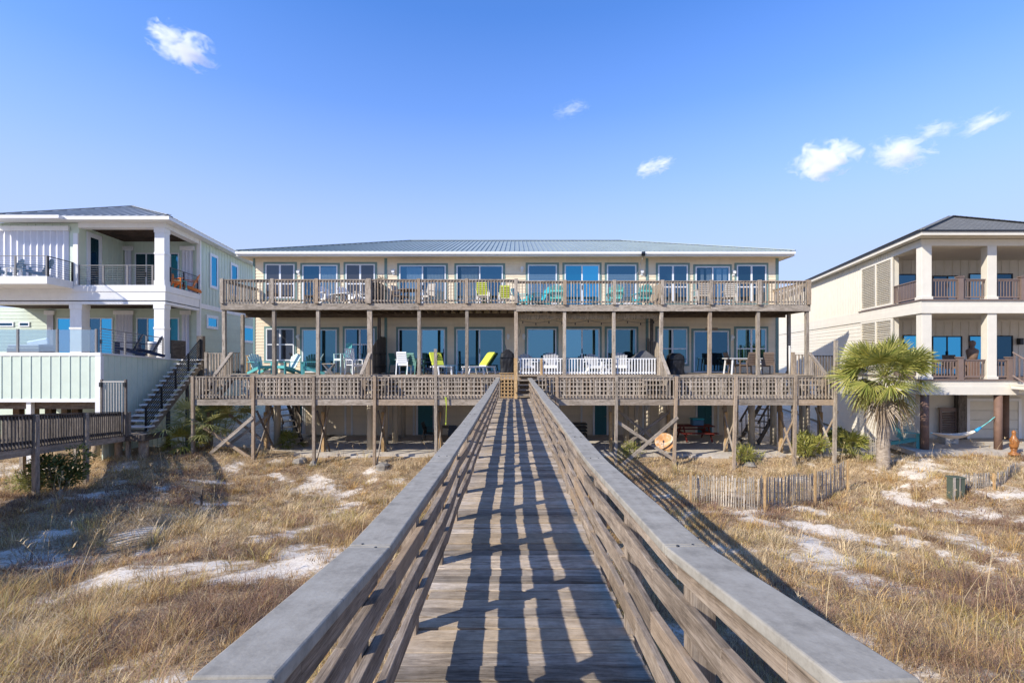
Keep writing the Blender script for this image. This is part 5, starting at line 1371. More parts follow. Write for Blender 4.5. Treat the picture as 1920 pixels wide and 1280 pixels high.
K.put(at(1314, 22.2, UR), R(184), 'pale wicker chair in front of the upper right sliding door', G, 1.1); K.put(at(1366, 22.2, UR), R(170), 'pale wicker chair below the right wall lamp upstairs', G)
# ---- privacy screens between the homes
def privacy(lab, X, y0, y1, z0, h0, h1, mat, rag=.03):
    b = MB(); y = y0
    while y < y1:
        f = (y - y0) / (y1 - y0); h = h0 + (h1 - h0) * min(1, f * 1.6) + rng.uniform(-rag, rag); b.box(X - .012, X + .012, y, y + .125, z0 + .03, z0 + h); y += .14
    r = thing('privacy_fence', lab, 'privacy fence', (X, (y0 + y1) / 2, z0), 'privacy fences between the homes'); b.build('board_panel', M[mat], r)
    b = MB(); b.box(X + .013, X + .05, y0, y1, z0 + .3, z0 + .38); b.box(X + .013, X + .05, y0, y1, z0 + h0 * .8, z0 + h0 * .8 + .08); b.build('fence_rail', M[mat], r)
XP = PX(723.5, 24)
privacy('dark board fence standing between the left porch and the second porch', XP, 21.35, 23.9, PF, 1.15, 1.78, 'darkwood')
privacy('ragged pale board fence beside the grey covered grill on the porch', PX(1213, 24), 21.35, 23.9, PF, 1.05, 1.65, 'oldwood', .12)
privacy('dark board screen on the upper deck behind the wide post', XP, 21.3, 23.9, UF, 1.08, 1.14, 'darkwood')
privacy('pale wooden screen on the upper deck under the flood light', PX(1213, 24), 21.3, 23.9, UR, 1.0, 1.05, 'oldwood')
# ---- rolled reed shades and string lights under the upper deck
for pa, pb, w_ in ((971, 1055, 'leftmost'), (1063, 1147, 'middle'), (1155, 1237, 'rightmost')):
    b = MB(); x0, x1 = PX(pa, 21.55), PX(pb, 21.55); z1 = PZ(589.5, 21.55); z0 = PZ(596, 21.55)
    n = int((x1 - x0) / .05)
    for k in range(n):
        x = x0 + (x1 - x0) * k / n; b.box(x, x + .044, 21.54, 21.56, z0 - rng.uniform(0, .07), z1)
    r = thing('reed_shade', w_ + ' tan fringed reed shade hanging under the upper deck', 'shade', (x0, 21.55, z1), 'reed shades under the upper deck'); b.build('reed_panel', M['reed'], r)
    b = MB(); b.cyl((x0, 21.55, z1 + .03), (x1, 21.55, z1 + .03), .035, .035, 10); b.build('roller', M['reed'], r)
r = thing('string_lights', 'dark string of small bulbs looped below the reed shades', 'string lights', at(972, 21.8, 5.6))
b = MB(); pts = []
for k in range(33):
    px = 972 + 262 * k / 32; pts.append(Vector(at(px, 21.8, PZ(600 + 5 * abs(math.sin(k * math.pi / 8)), 21.8))))
b.tube(pts, .008, 5); b.tube([pts[0], Vector(at(976, 22.4, PZ(622, 22.4))), Vector(at(972, 23.5, PZ(632, 23.5)))], .008, 5); b.build('wire', M['black'], r)
for k in range(1, 33, 3):
    b = MB(); p = pts[k]; b.cyl((p.x, p.y, p.z - .04), (p.x, p.y, p.z), .02, .02, 8); b.ell((p.x, p.y, p.z - .07), .028, .028, .04, 8, 6); b.build('bulb', M['black'], r)
# ---- left house
K = adirondack('blue'); G = 'blue chairs on the left balcony'; zb = CZ + 3.58
K.put(at(14, 22.1, zb), R(-60), 'blue Adirondack chair cut by the left edge of the photo on the mint balcony', G, 1.0); K.put(at(70, 22.1, zb), R(-62), 'blue Adirondack chair at the corner of the mint balcony', G)
table('whiteplastic', .4, .4, .42).put(at(26, 21.75, zb), 0, 'small white side table between the blue balcony chairs')
K = adirondack('orange'); G = 'orange chairs on the upper left porch'
K.put(at(320, 24.3, Z2), R(58), 'orange Adirondack chair beside the white corner column upstairs', G); K.put(at(352, 25.4, Z2), R(-60), 'orange Adirondack chair at the back corner of the upper porch', G)
table('teal', .45, .45, .45).put(at(337, 24.6, Z2), 0, 'small teal side table between the orange chairs')
K = adirondack('navy'); G = 'navy chairs on the left terrace'
K.put(at(239, 20.6, zf(20.6)), R(-58), 'navy Adirondack chair behind the middle of the terrace cable railing', G); K.put(at(277, 21.6, zf(21.6)), R(-62), 'navy Adirondack chair next to the white corner column on the terrace', G)
r = thing('outdoor_sofa', 'grey outdoor daybed with white cushions behind the glass balustrade', 'sofa', at(62, 20.2, zf(20.2)))
x, y, z = at(62, 20.2, zf(20.2)); b = MB(); b.box(x - .75, x + .6, y - .35, y + .35, z + .08, z + .32); b.build('base', M['greymetal'], r, bevel=.02)
b = MB(); b.box(x - .74, x + .59, y - .34, y + .34, z + .321, z + .44); b.build('seat_cushion', M['grayplastic'], r, bevel=.04)
b = MB(); b.beam((x - .5, y + .28, z + .44), (x + .4, y + .28, z + .6), .12, .3); b.build('back_cushion', M['whiteplastic'], r, bevel=.05)
r = thing('neighbour_planter', 'white rounded planter pot beside the white corner column on the terrace', 'planter', at(283, 21.0, zf(21))); r.name = 'planter'
x, y, z = at(285, 22.2, zf(22.2)); b = MB(); b.lathe((x, y, z), [(.14, 0), (.2, .1), (.22, .5), (.2, .72), (.17, .72)], 16); b.build('pot', M['white'], r)
# ---- right house
K = armchair('wicker', 'wicker', 'wicker_chair', .9, False); G = 'wicker chairs on the right porch'
K.put(at(1763, 21.4, L2), R(25), 'dark wicker armchair behind the lower brown railing, beside the white column', G, 1.1); K.put(at(1787, 21.6, L2), R(-20), 'dark wicker armchair behind the lower brown railing post', G, 1.1)
x, y, z = at(1823, 21.4, L2); r = thing('statue', 'brown carved wooden bust standing tall behind the lower brown railing', 'statue', (x, y, z))
b = MB(); b.box(x - .2, x + .2, y - .18, y + .18, z, z + .75); b.build('plinth', M['browncol'], r, bevel=.02)
b = MB(); b.lathe((x, y, z + .751), [(.16, 0), (.19, .22), (.225, .42), (.20, .50), (.10, .56), (.075, .60), (.08, .64), (.115, .71), (.125, .79), (.105, .86), (.05, .90), (.005, .91)], 20); o = b.build('bust', M['statue'], r)
r = thing('adirondack_chair', 'x', 'chair'); bpy.data.objects.remove(r)
adirondack('teal').put(at(1704, 20.6, GZ), R(38), 'bright teal Adirondack chair on the sand behind the palm trunk', None, 1.12)
x0_, x1_ = RXX(1733.5, 19.95) + .2, RXX(1871.5, 19.95) - .2
r = thing('hammock', 'striped hammock with blue end slung between two brown round columns', 'hammock', (x0_, 19.8, GZ + .9))
def hp(f): 
    x = x0_ + (x1_ - x0_) * f; return Vector((x, 19.85, PZ(811 + 8 * f - 38 * f ** 3.2 + (9 * math.sin(math.pi * min(1, f * 1.25)) if f < .8 else 0), 19.85)))
b = MB(); n = 20; pts = []; fs = []
for i in range(n + 1):
    f = .02 + .68 * i / n; p = hp(f); w = .06 + .16 * math.sin(math.pi * i / n)
    for k in range(5):
        a = -1 + .5 * k; pts.append((p.x, p.y + a * w * 1.2, p.z + a * a * w * .8 - .02))
for i in range(n):
    for k in range(4): fs.append([i * 5 + k, i * 5 + k + 1, (i + 1) * 5 + k + 1, (i + 1) * 5 + k])
b.add(pts, fs, None, True); b.build('cloth', M['rope'], r, recalc=False)
b = MB(); b.cyl(hp(.70), hp(.78), .07, .045, 10); b.build('blue_end', M['hblue'], r)
b = MB(); b.tube([hp(.78), hp(.9), hp(1.0)], .014, 6); b.tube([hp(0), hp(.02)], .014, 6); b.build('rope', M['aqua'], r)
x, y, z = at(1901, 19.2, GZ - .1); r = thing('statue', 'shiny amber coloured figure statue on a pedestal right of the brown column', 'statue', (x, y, z))
b = MB(); b.lathe((x, y, z), [(.17, 0), (.17, .08), (.1, .12), (.08, .2), (.12, .26)], 14); b.build('pedestal', M['amber'], r)
b = MB(); b.lathe((x, y, z + .261), [(.10, 0), (.145, .12), (.12, .25), (.14, .36), (.08, .48), (.055, .56), (.07, .64), (.06, .70), (.01, .74)], 16); b.ell((x - .11, y - .05, z + .55), .045, .05, .13, 10, 7); b.ell((x + .11, y - .05, z + .52), .045, .05, .13, 10, 7); b.build('figure', M['amber'], r)
x, y, z = at(1778, 21.2, GZ); r = thing('equipment_box', 'low pale grey equipment box with a round grille under the hammock', 'box', (x, y, z))
b = MB(); b.box(x - .3, x + .3, y - .2, y + .2, z, z + .42); b.build('case', M['concrete'], r, bevel=.04)
b = MB(); b.cyl((x, y - .215, z + .22), (x, y - .201, z + .22), .1, .1, 16); b.build('grille', M['greymetal'], r)
# ---- under the central house
K = armchair('black', 'black', 'dining_chair', .95, False); G = 'black dining chairs under the house'
K.put(at(806, 23.6, 0), R(85), 'black dining chair under the house, left of the black table', G); K.put(at(852, 22.9, 0), R(180), 'black dining chair under the house, back to the camera', G); K.put(at(884, 23.4, 0), R(-80), 'black dining chair under the house, right of the black table', G)
table('black', 1.3, .9, .74, 'dining_table').put(at(842, 23.7, 0), 0, 'black dining table in the shade under the house')
x, y, z = at(1302, 24.2, 0); r = thing('picnic_table', 'dark red picnic table in the shade under the house', 'picnic table', (x, y, z))
b = MB()
for k in range(5): b.box(x - .9, x + .9, y - .38 + k * .155, y - .235 + k * .155, z + .7, z + .74)
b.build('table_top', M['red'], r)
for s in (-1, 1):
    b = MB(); b.box(x - .9, x + .9, y + s * .72 - .13, y + s * .72 + .13, z + .42, z + .46); b.build('bench', M['red'], r)
    b = MB(); b.beam((x + s * .62, y - .7, z), (x + s * .62, y - .2, z + .7), .04, .1); b.beam((x + s * .62, y + .7, z), (x + s * .62, y + .2, z + .7), .04, .1); b.beam((x + s * .665, y - .8, z + .38), (x + s * .665, y + .8, z + .38), .04, .1); b.build('leg_frame', M['red'], r)
r = thing('cooler', 'blue cooler box standing on the dark red picnic table', 'cooler', (x + .1, y, z + .74))
b = MB(); b.box(x - .15, x + .4, y - .2, y + .2, z + .742, z + 1.02); b.build('body', M['blue'], r, bevel=.03)
b = MB(); b.box(x - .17, x + .42, y - .22, y + .22, z + 1.022, z + 1.1); b.build('lid', M['aquadark'], r, bevel=.02)
x, y, z = at(1083, 24.6, 0); r = thing('folded_chairs', 'stack of dark slatted loungers leaning by the teal ground floor door', 'stacked loungers', (x, y, z))
for k in range(4):
    b = MB()
    for j in range(6): b.box(x - .5, x + .45, y - .3 + j * .11, y - .23 + j * .11, z + .25 + k * .17, z + .28 + k * .17)
    b.box(x - .5, x + .45, y - .34, y - .305, z + .22 + k * .17, z + .29 + k * .17); b.build('slat_frame', M['black'], r)
for sx in (-.45, .4):
    b = MB(); b.box(x + sx, x + sx + .05, y - .3, y - .25, z, z + .25); b.build('leg', M['black'], r)
def understair(lab, xa, ya, za, xb, yb, zb, n=11, w=.9):
    r = thing('back_stairs', lab, 'stairs', (xa, ya, za), 'dark stairs under the house'); d = Vector((xb - xa, yb - ya, 0)).normalized(); sd = Vector((-d.y, d.x, 0))
    for s in (-1, 1):
        b = MB(); o = sd * (s * w / 2); b.beam(Vector((xa, ya, za)) + o, Vector((xb, yb, zb)) + o, .05, .24); b.build('stringer', M['darkwood'], r)
        b = MB(); b.beam(Vector((xa, ya, za + .95)) + o, Vector((xb, yb, zb + .95)) + o, .04, .1)
        for k in range(9):
            f = (k + .5) / 9; q = Vector((xa, ya, za)).lerp(Vector((xb, yb, zb)), f) + o; b.beam(q, q + Vector((0, 0, .95)), .035, .035, up=(0, 1, 0))
        b.build('railing', M['darkwood'], r)
    for k in range(n):
        f = (k + .5) / n; q = Vector((xa, ya, za)).lerp(Vector((xb, yb, zb)), f); b = MB(); b.beam(q - sd * w / 2, q + sd * w / 2, .26, .04); b.build('tread', M['concrete'], r)
understair('dark stairs with pale treads under the left part of the house', PX(553, 23.4), 23.2, .05, PX(505, 24.9), 24.9, 3.0)
understair('dark stairs with pale treads under the right part of the house', PX(1400, 23.4), 23.2, .05, PX(1470, 25.2), 25.2, 3.0)
# ------------------------------------------------------------------ plants
def fan(mb, hub, d, R_, n=26, spread=2.5, droop=.35, w=.045, up=Vector((0, 0, 1)), roll=0.0):
    d = Vector(d).normalized(); side = d.cross(up)
    if side.length < .05: side = Vector((1, 0, 0))
    side.normalize(); nrm = side.cross(d).normalized()
    side, nrm = side * math.cos(roll) + nrm * math.sin(roll), nrm * math.cos(roll) - side * math.sin(roll)
    for k in range(n):
        a = -spread / 2 + spread * (k + .5) / n + rng.gauss(0, .03)
        L_ = R_ * (.72 + .28 * math.cos(a * .8)) * rng.uniform(.9, 1.08)
        dr = (d * math.cos(a) + side * math.sin(a) + nrm * (.10 * (1 if k % 2 else -1) - .25 * abs(math.sin(a)))).normalized()
        wv = dr.cross(nrm).normalized()
        pts = []; T3 = (0.0, .45, .8, 1.0); W3 = (.010, w, w * .75, .004)
        dd = droop * rng.uniform(.6, 1.5)
        for t, ww in zip(T3, W3):
            p = hub + dr * (L_ * t) + Vector((0, 0, -dd * L_ * t ** 2.6)); pts += [p - wv * ww / 2, p + wv * ww / 2]
        mb.add(pts, [[0, 1, 3, 2], [2, 3, 5, 4], [4, 5, 7, 6]])
def petiole(mb, p, q, r=.014): mb.beam(p, q, r * 2, r, w1=r, h1=r * .7)
# cabbage palm by the right house
px0, Yp = 1656, 18.6
bx, by = PX(px0, Yp), Yp; bz = float(TZ(bx, by)) - .1; tz = PZ(730, Yp)
pt = thing('palm_tree', 'shaggy cabbage palm with fan fronds in front of the pale cream house', 'palm tree', (bx, by, bz))
b = MB(); prof = []; n = 18
for i in range(n + 1):
    f = i / n; r_ = .235 - .05 * f + .02 * math.sin(i * 2.4) + (.06 * max(0, f - .75) * 4); prof.append((r_, (tz - bz) * f))
b.lathe((bx, by, bz), prof, 16)
for i in range(46):
    f = rng.uniform(.62, 1.0); a = rng.random() * 6.283; z = bz + (tz - bz) * f; c = Vector((math.cos(a), math.sin(a), 0))
    b.beam(Vector((bx, by, z)) + c * .16, Vector((bx, by, z + .26)) + c * .36, .1, .03, up=c, w1=.04)
b.build('trunk', M['bark'], pt)
cen = Vector((bx + .04, by, tz + .48))
mats = {'frond': MB(), 'frondead': MB(), 'frondyellow': MB()}; pb_ = MB()
for i in range(72):
    u = (i + .5) / 72; el = R(-58 + 140 * rng.random() ** .9); a = i * 2.39996 + rng.gauss(0, .25)
    d = Vector((math.cos(a) * math.cos(el), math.sin(a) * math.cos(el), math.sin(el)))
    pl = rng.uniform(.7, 1.25) * (1 if el > -.3 else .85); hub = cen + d * pl + Vector((0, 0, -.08 * pl))
    fd = (d + Vector((0, 0, -.12))).normalized()
    kind = 'frondead' if el < R(-34) and rng.random() < .6 else ('frondyellow' if rng.random() < .12 else 'frond')
    fan(mats[kind], hub, fd, rng.uniform(.72, .98), 30, 2.9, .12 + .28 * (el < -.2), .042, roll=rng.gauss(0, .65))
    petiole(pb_, cen + d * .1, hub, .016)
for k, nm in (('frond', 'crown'), ('frondead', 'dead_fronds'), ('frondyellow', 'yellow_fronds')): mats[k].build(nm, M[k], pt, recalc=False)
pb_.build('leaf_stalks', M['frondpale'], pt)
def palmetto(lab, px, Y, rad, nf, mat, zoff=0, group=None, R_=.62, el0=5):
    x = PX(px, Y); z = float(TZ(x, Y)) + zoff; r = thing('palmetto_shrub', lab, 'shrub', (x, Y, z), group)
    b = MB(); s = MB()
    for i in range(nf):
        el = R(rng.uniform(el0, 88)); a = i * 2.39996; d = Vector((math.cos(a) * math.cos(el), math.sin(a) * math.cos(el), math.sin(el)))
        base = Vector((x + rng.gauss(0, rad * .22), Y + rng.gauss(0, rad * .18), z)); hub = base + d * rad * rng.uniform(.45, .8)
        fan(b, hub, (d + Vector((0, 0, -.15))).normalized(), R_ * rng.uniform(.8, 1.15), 26, 2.9, .25, .04); petiole(s, base, hub, .014)
    b.build('leaves', M[mat], r, recalc=False); s.build('leaf_stalks', M['frondpale'], r)
palmetto('large pale green palmetto shrub behind the left cross braced posts', 392, 21.0, 1.75, 46, 'frondpale', .45, None, .78, 12)
palmetto('yellow green low palmetto at the foot of the large palmetto shrub', 348, 20.5, .7, 14, 'frondyellow', .1, None, .6)
palmetto('dark palmetto shrub under the porch beside the dark left stairs', 540, 22.4, .8, 12, 'frond', 0, None, .5)
palmetto('glossy green cycad like shrub at the right end of the porch posts', 1597, 20.6, 1.1, 22, 'frond', .1, None, .55)
def leafy(lab, cat, px, Y, rx, rz, n, mat, nm='bush', lw=.05, ll=.13, stems=9):
    x = PX(px, Y); z = float(TZ(x, Y)); r = thing(nm, lab, cat, (x, Y, z)); b = MB(); s = MB()
    lobes = [(rng.gauss(0, rx * .4), rng.gauss(0, rx * .35), rz * rng.uniform(.3, .8), rng.uniform(.35, .6)) for _ in range(9)]
    for i in range(n):
        lo = lobes[i % 9]; v = Vector((rng.gauss(0, 1), rng.gauss(0, 1), rng.gauss(0, 1))).normalized() * (lo[3] * rx * rng.random() ** .4)
        p = Vector((x + lo[0] + v.x, Y + lo[1] + v.y, z + max(.03, lo[2] + v.z * .9)))
        d = (v.normalized() + Vector((rng.gauss(0, .5), rng.gauss(0, .5), rng.gauss(.4, .5)))).normalized(); w = d.cross(Vector((rng.random(), rng.random(), .3))).normalized()
        q = p + d * ll * rng.uniform(.6, 1.3); m_ = (p + q) / 2; b.add([p, m_ + w * lw / 2, q, m_ - w * lw / 2], [[0, 1, 2, 3]])
    for lo in lobes[:stems]: s.tube([Vector((x + lo[0] * .2, Y + lo[1] * .2, z - .05)), Vector((x + lo[0] * .7, Y + lo[1] * .7, z + lo[2] * .6)), Vector((x + lo[0], Y + lo[1], z + lo[2] + .2))], .012, 5)
    b.build('foliage', M[mat], r, recalc=False); s.build('stems', M['bark'], r)
leafy('dark green bush growing under the left weathered boardwalk', 'bush', 113, 14.6, .75, 1.5, 2600, 'bush')
leafy('low olive green bush left of the tall dark boardwalk post', 'bush', 70, 14.2, .6, .7, 900, 'frondpale', lw=.035, ll=.16)
leafy('tangled green plants among the right hand porch posts', 'bush', 1510, 20.7, .9, .9, 1500, 'frond', lw=.035, ll=.22)
leafy('small green plants behind the right porch post near the patio', 'bush', 1398, 20.35, .45, .6, 520, 'frond', lw=.025, ll=.28)
leafy('dark low shrubs against the cream wall behind the right porch', 'bush', 1580, 22.6, .7, .9, 900, 'bush', lw=.05, ll=.2)
leafy('thin green weeds beneath the rusty satellite dish', 'bush', 1175, 20.4, .55, .6, 420, 'frond', lw=.02, ll=.25)
# dried potted palms on the upper deck
for px, lab, h in ((716, 'dried brown palm sticking up above the upper dark screen', 1.5), (967, 'small dried plant on top of the middle upper deck post', 1.28)):
    x, y, z = at(px, 22.6 if px < 800 else 21.25, UF); r = thing('potted_plant', lab, 'potted plant', (x, y, z))
    b = MB(); b.lathe((x, y, z + (0 if px < 800 else .98)), [(.12, 0), (.17, .05), (.2, .3), (.16, .3)] if px < 800 else [(.05, 0), (.07, .06), (.05, .1)], 14); b.build('pot', M['browncol'], r)
    b = MB()
    if px < 800: b.cyl((x, y, z + .3), (x, y, z + 1.0), .04, .03, 8)
    b.cyl((x, y, z + 1.0), (x, y, z + h - .35), .02, .02, 6); b.build('stem', M['bark'], r)
    b = MB()
    for i in range(9 if px < 800 else 5):
        a = i * 2.4; el = R(rng.uniform(0, 70)); fan(b, Vector((x, y, z + h - .3)), Vector((math.cos(a) * math.cos(el), math.sin(a) * math.cos(el), math.sin(el))), .42 if px < 800 else .2, 9, 1.5, .5, .03)
    b.build('leaves', M['frondead'] if px < 800 else M['bark'], r, recalc=False)

# ------------------------------------------------------------------ lath sand fences
def sandfence(lab, pts, sp=.085, mat='fencewood', posts=()):
    W_ = []
    for px, pyb, pyt in pts:
        x, y = ground_hit(px, pyb); W_.append((x, y, (pyb - pyt) * y / F))
    r = thing('sand_fence', lab, 'sand fence', (W_[0][0], W_[0][1], float(TZ(W_[0][0], W_[0][1]))), 'lath sand fences')
    b = MB(); wr_ = [[], [], []]
    for (xa, ya, ha), (xb, yb, hb) in zip(W_[:-1], W_[1:]):
        L_ = math.hypot(xb - xa, yb - ya); n = max(2, int(L_ / sp))
        for k in range(n):
            f = k / n; x = xa + (xb - xa) * f; y = ya + (yb - ya) * f; h = ha + (hb - ha) * f; z = float(TZ(x, y))
            tx, ty = rng.gauss(0, .018), rng.gauss(0, .025)
            b.beam((x, y, z - .1), (x + tx, y + ty, z + h * rng.uniform(.93, 1.03)), .038, .009, up=((yb - ya), -(xb - xa), 0))
            for i, g in enumerate((.15, .5, .85)): wr_[i].append(Vector((x, y - .012, z + h * g)))
    b.build('laths', M[mat], r)
    b = MB()
    for w_ in wr_: b.tube(w_[::3] + [w_[-1]], .005, 4)
    b.build('wires', M['greymetal'], r)
    for px, pyb, pyt in posts:
        x, y = ground_hit(px, pyb); z = float(TZ(x, y)); b = MB(); b.beam((x, y - .06, z - .3), (x + rng.gauss(0, .02), y - .06, z + (pyb - pyt) * y / F), .055, .055, up=(0, 1, 0)); b.build('stake', M['newwood'], r)
sandfence('curving pale lath sand fence on the dune below the right porch posts', [(1293, 938, 889), (1330, 946, 891), (1380, 953, 893), (1425, 955, 894), (1480, 948, 890), (1530, 941, 884), (1562, 929, 874), (1588, 916, 863)], .075, posts=[(1294, 944, 884), (1432, 958, 890), (1526, 945, 878), (1588, 920, 862)])
sandfence('short lath sand fence leaning at the foot of the palm', [(1623, 858, 817), (1640, 862, 822), (1655, 865, 828), (1668, 868, 832)], .09, posts=[(1664, 868, 818)])
sandfence('sagging grey lath sand fence behind the green utility box', [(1808, 918, 888), (1835, 917, 886), (1862, 914, 886), (1885, 905, 880), (1900, 893, 868), (1912, 884, 866)], .07, posts=[(1862, 916, 886)])
# green utility box
x, y = ground_hit(1797, 936); z = float(TZ(x, y)); k_ = y / F
r = thing('utility_box', 'dark green utility box with pale slats standing in the white sand', 'utility box', (x, y, z))
b = MB(); b.box(x - 8 * k_, x + 13 * k_, y, y + .28, z - .1, z + 38 * k_); b.build('cabinet', M['util'], r, bevel=.012)
b = MB(); b.box(x - 9 * k_, x + 14 * k_, y - .02, y + .30, z + 38 * k_ + .001, z + 41 * k_); b.build('lid', M['util'], r, bevel=.01)
for o in (-11, -8.6, 1):
    b = MB(); b.beam((x + o * k_, y - .03, z - .1), (x + (o + .8) * k_, y - .03, z + 41 * k_), .035, .012, up=(0, 1, 0)); b.build('slat', M['fencewood'], r)
# rusty satellite dish
x, y, z = at(1247, 20.3, PZ(829, 20.3)); r = thing('satellite_dish', 'old rusty orange satellite dish tilted among the cross braced posts', 'satellite dish', (x, y, z))
b = MB(); ax = Vector((-.38, -.80, .46)).normalized(); sx_ = ax.cross(Vector((0, 0, 1))).normalized(); sy_ = sx_.cross(ax).normalized(); pts = []; fs = []; n = 28; Rd = .41
for off_ in (0, -.02):
    for i in range(7):
        rr = Rd * i / 6
        for k in range(n):
            t = 2 * math.pi * k / n; pts.append(Vector((x, y, z)) + sx_ * (rr * math.cos(t)) + sy_ * (rr * .92 * math.sin(t)) + ax * (.12 * (rr / Rd) ** 2 + off_))
for o in (0, 7 * n):
    for i in range(6):
        for k in range(n): k2 = (k + 1) % n; fs.append([o + i * n + k, o + i * n + k2, o + (i + 1) * n + k2, o + (i + 1) * n + k])
for k in range(n): k2 = (k + 1) % n; fs.append([6 * n + k, 6 * n + k2, 13 * n + k2, 13 * n + k])
b.add(pts, fs, None, True); b.build('dish', M['rust'], r)
b = MB(); q = Vector((x, y, z)) - ax * .05; g = float(TZ(q.x, q.y + .1)); b.cyl((q.x, q.y + .1, g - .2), (q.x, q.y + .1, q.z), .035, .035, 10); b.cyl((q.x, q.y + .1, q.z), q, .03, .03, 8); b.build('mast', M['rust'], r)
b = MB(); e = Vector((x, y, z)) + ax * .42 - sy_ * .1; b.cyl(Vector((x, y, z)) - sy_ * .36 + ax * .1, e, .012, .012, 6); b.ell(e, .04, .04, .05, 8, 6); b.build('feed_arm', M['greymetal'], r)
# lime strap dangling from the lower deck
x, y = PX(836, 19.66), 19.66
b = MB(); b.beam((x - .01, y, PZ(744, y)), (x + .02, y, PZ(760, y)), .08, .02, up=(0, 1, 0), w1=.04); b.beam((x + .02, y, PZ(760, y)), (x, y, PZ(792, y)), .022, .015, up=(0, 1, 0)); b.beam((x, y, PZ(792, y)), (x - .01, y, PZ(796, y)), .05, .03, up=(0, 1, 0)); o = b.build('strap', M['strap']); tag(o, 'bright lime strap hanging from the rim of the lower deck', 'strap')
# stakes and rubble
for px, pyb, pyt, mt, lab in ((113, 941, 918, 'fencewood', 'thin pale stake in the sand below the left boardwalk'), (377, 946, 917, 'darkwood', 'short dark stake in the grass below the left porch posts')):
    x, y = ground_hit(px, pyb); z = float(TZ(x, y)); b = MB(); b.beam((x, y, z - .2), (x + .03, y, z + (pyb - pyt) * y / F), .05, .05, up=(0, 1, 0), w1=.04); b.beam((x + .02, y, z + .1), (x - .08, y + .02, z + .25), .02, .02); o = b.build('stake', M[mt]); tag(o, lab, 'stake')
def rock(lab, px, py, sx, sy, sz, seed):
    x, y = ground_hit(px, py); z = float(TZ(x, y)); q = random.Random(seed); b = MB()
    sx, sy, sz = sx * .8, sy, sz * .7; ph = [q.random() * 6 for _ in range(4)]
    fn = lambda a, c, d: .82 + .16 * math.sin(3 * a + ph[0]) + .12 * math.sin(4 * c + ph[1]) + .1 * math.sin(5 * d + ph[2])
    b.ell((x, y, z + sz * .12), sx, sy, sz, 11, 6, fn)
    for i in range(len(b.sm)): b.sm[i] = False
    o = b.build('concrete_chunk', M['rubble']); tag(o, lab, 'rubble', 'broken concrete chunks on the dune')
rock('broken concrete chunk at the foot of the third left porch post', 716, 877, .55, .3, .28, 1); rock('leaning concrete slab chunk between the left porch posts', 560, 868, .4, .25, .4, 2); rock('pale broken chunk at the left end of the patio edge', 588, 872, .3, .2, .25, 3); rock('flat concrete chunk behind the right lath sand fence', 1406, 873, .5, .25, .2, 4); rock('pale rock at the foot of the round brown column', 1746, 852, .25, .15, .14, 5)
# retaining blocks under the patio edge
r = thing('retaining_wall', 'low concrete block edge along the front of the patio under the house', 'wall', (1, 20.6, -.4))
x = -9.4
while x < 11.4:
    w_ = rng.uniform(.7, 1.5)
    if rng.random() < .8:
        b = MB(); b.box(x, x + w_ - .12, 20.50 + rng.uniform(0, .05), 20.655, -.62, -.05 - rng.uniform(0, .08)); b.build('block', M['concrete'], r, bevel=.02)
    x += w_
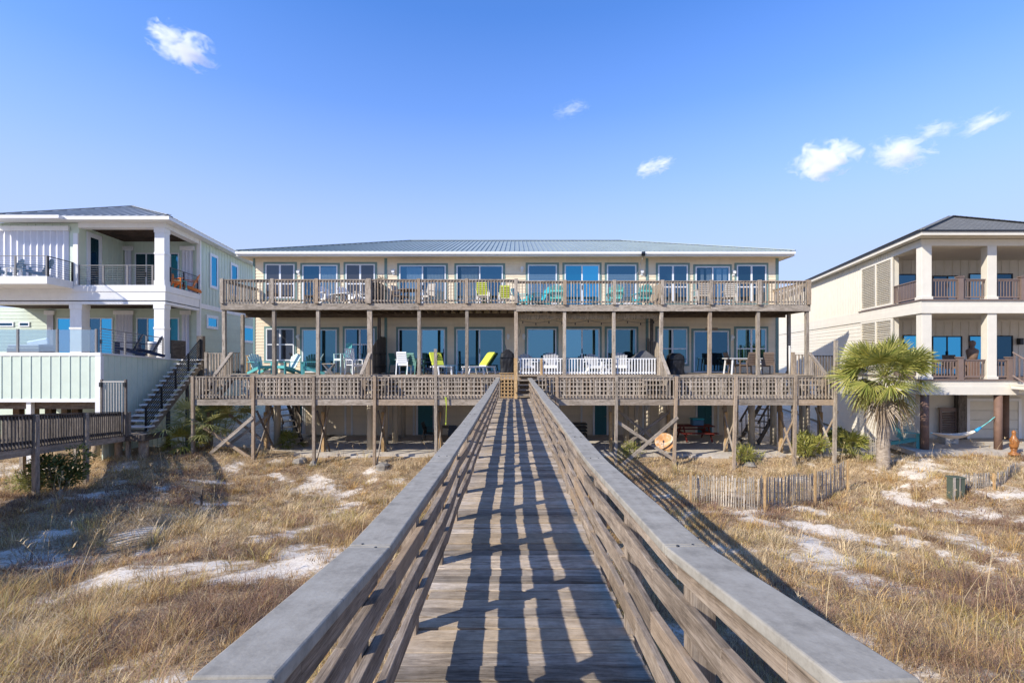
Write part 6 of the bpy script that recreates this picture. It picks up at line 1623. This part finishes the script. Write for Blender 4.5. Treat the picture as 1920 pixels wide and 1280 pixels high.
# ------------------------------------------------------------------ small fair weather clouds, far out
def cloud_mat(dens, sc, th, seed):
    m = bpy.data.materials.new('cloud_vapour'); m.use_nodes = True; nt = m.node_tree; L = nt.links
    nt.nodes.remove(nt.nodes['Principled BSDF']); out = nt.nodes['Material Output']
    v = N(nt, 'ShaderNodeVolumePrincipled'); v.inputs['Color'].default_value = (1, 1, 1, 1); v.inputs['Anisotropy'].default_value = 0.0
    tc = N(nt, 'ShaderNodeTexCoord')
    mp = N(nt, 'ShaderNodeMapping'); mp.inputs['Location'].default_value = (seed * 3.7, seed * 1.3, seed); L.new(tc.outputs['Object'], mp.inputs[0])
    n1 = N(nt, 'ShaderNodeTexNoise', i_Scale=sc, i_Detail=8.0, i_Roughness=.68, i_Distortion=.6); L.new(mp.outputs[0], n1.inputs['Vector'])
    ln = N(nt, 'ShaderNodeVectorMath', operation='LENGTH'); L.new(tc.outputs['Object'], ln.inputs[0])
    a = N(nt, 'ShaderNodeMath', operation='MULTIPLY_ADD', i_1=-.5, i_2=0); L.new(ln.outputs['Value'], a.inputs[0]); a.inputs[2].default_value = .44 - th
    s = N(nt, 'ShaderNodeMath', operation='ADD'); gn = N(nt, 'ShaderNodeMath', operation='MULTIPLY_ADD', i_1=1.7, i_2=-.36); L.new(n1.outputs[0], gn.inputs[0]); L.new(gn.outputs[0], s.inputs[0]); L.new(a.outputs[0], s.inputs[1])
    mu = N(nt, 'ShaderNodeMath', operation='MULTIPLY', i_1=dens * 4.2); L.new(s.outputs[0], mu.inputs[0])
    mx = N(nt, 'ShaderNodeMath', operation='MAXIMUM', i_1=0); L.new(mu.outputs[0], mx.inputs[0]); L.new(mx.outputs[0], v.inputs['Density'])
    L.new(v.outputs[0], out.inputs['Volume'])
    return m
DC = 420.0
for i, (px, py, rx, ry, rot, dens, th, lab) in enumerate((
    (342, 86, 60, 34, -22, .16, .62, 'largest white puffy cloud alone in the upper left of the sky'),
    (1070, 206, 36, 15, 14, .045, .66, 'faint wispy cloud high above the middle of the cream roof'),
    (1225, 313, 38, 15, 14, .12, .62, 'small bright cloud streak above the right part of the cream roof'),
    (1546, 301, 62, 34, 4, .16, .60, 'brightest puffy cloud above the gap before the pale cream house'),
    (1688, 287, 54, 32, -8, .09, .62, 'soft round cloud between the brightest cloud and the wispy right trail'),
    (1756, 244, 44, 17, 8, .05, .64, 'thin wispy cloud just above the soft round cloud'),
    (1842, 231, 44, 22, 22, .06, .64, 'small ragged cloud farthest right in the sky'))):
    b = MB(); b.ell((0, 0, 0), 1, 1, 1, 20, 12); c = P(px, py, DC)
    o = b.build('cloud', cloud_mat(dens, 2.0, th, i + 1)); o.location = c
    k = DC / F * 1.2; o.scale = (rx * k, max(rx, ry) * k * .7, ry * k); o.rotation_euler = (0, R(-rot), 0)
    tag(o, lab, 'cloud', 'small clouds in the blue sky')
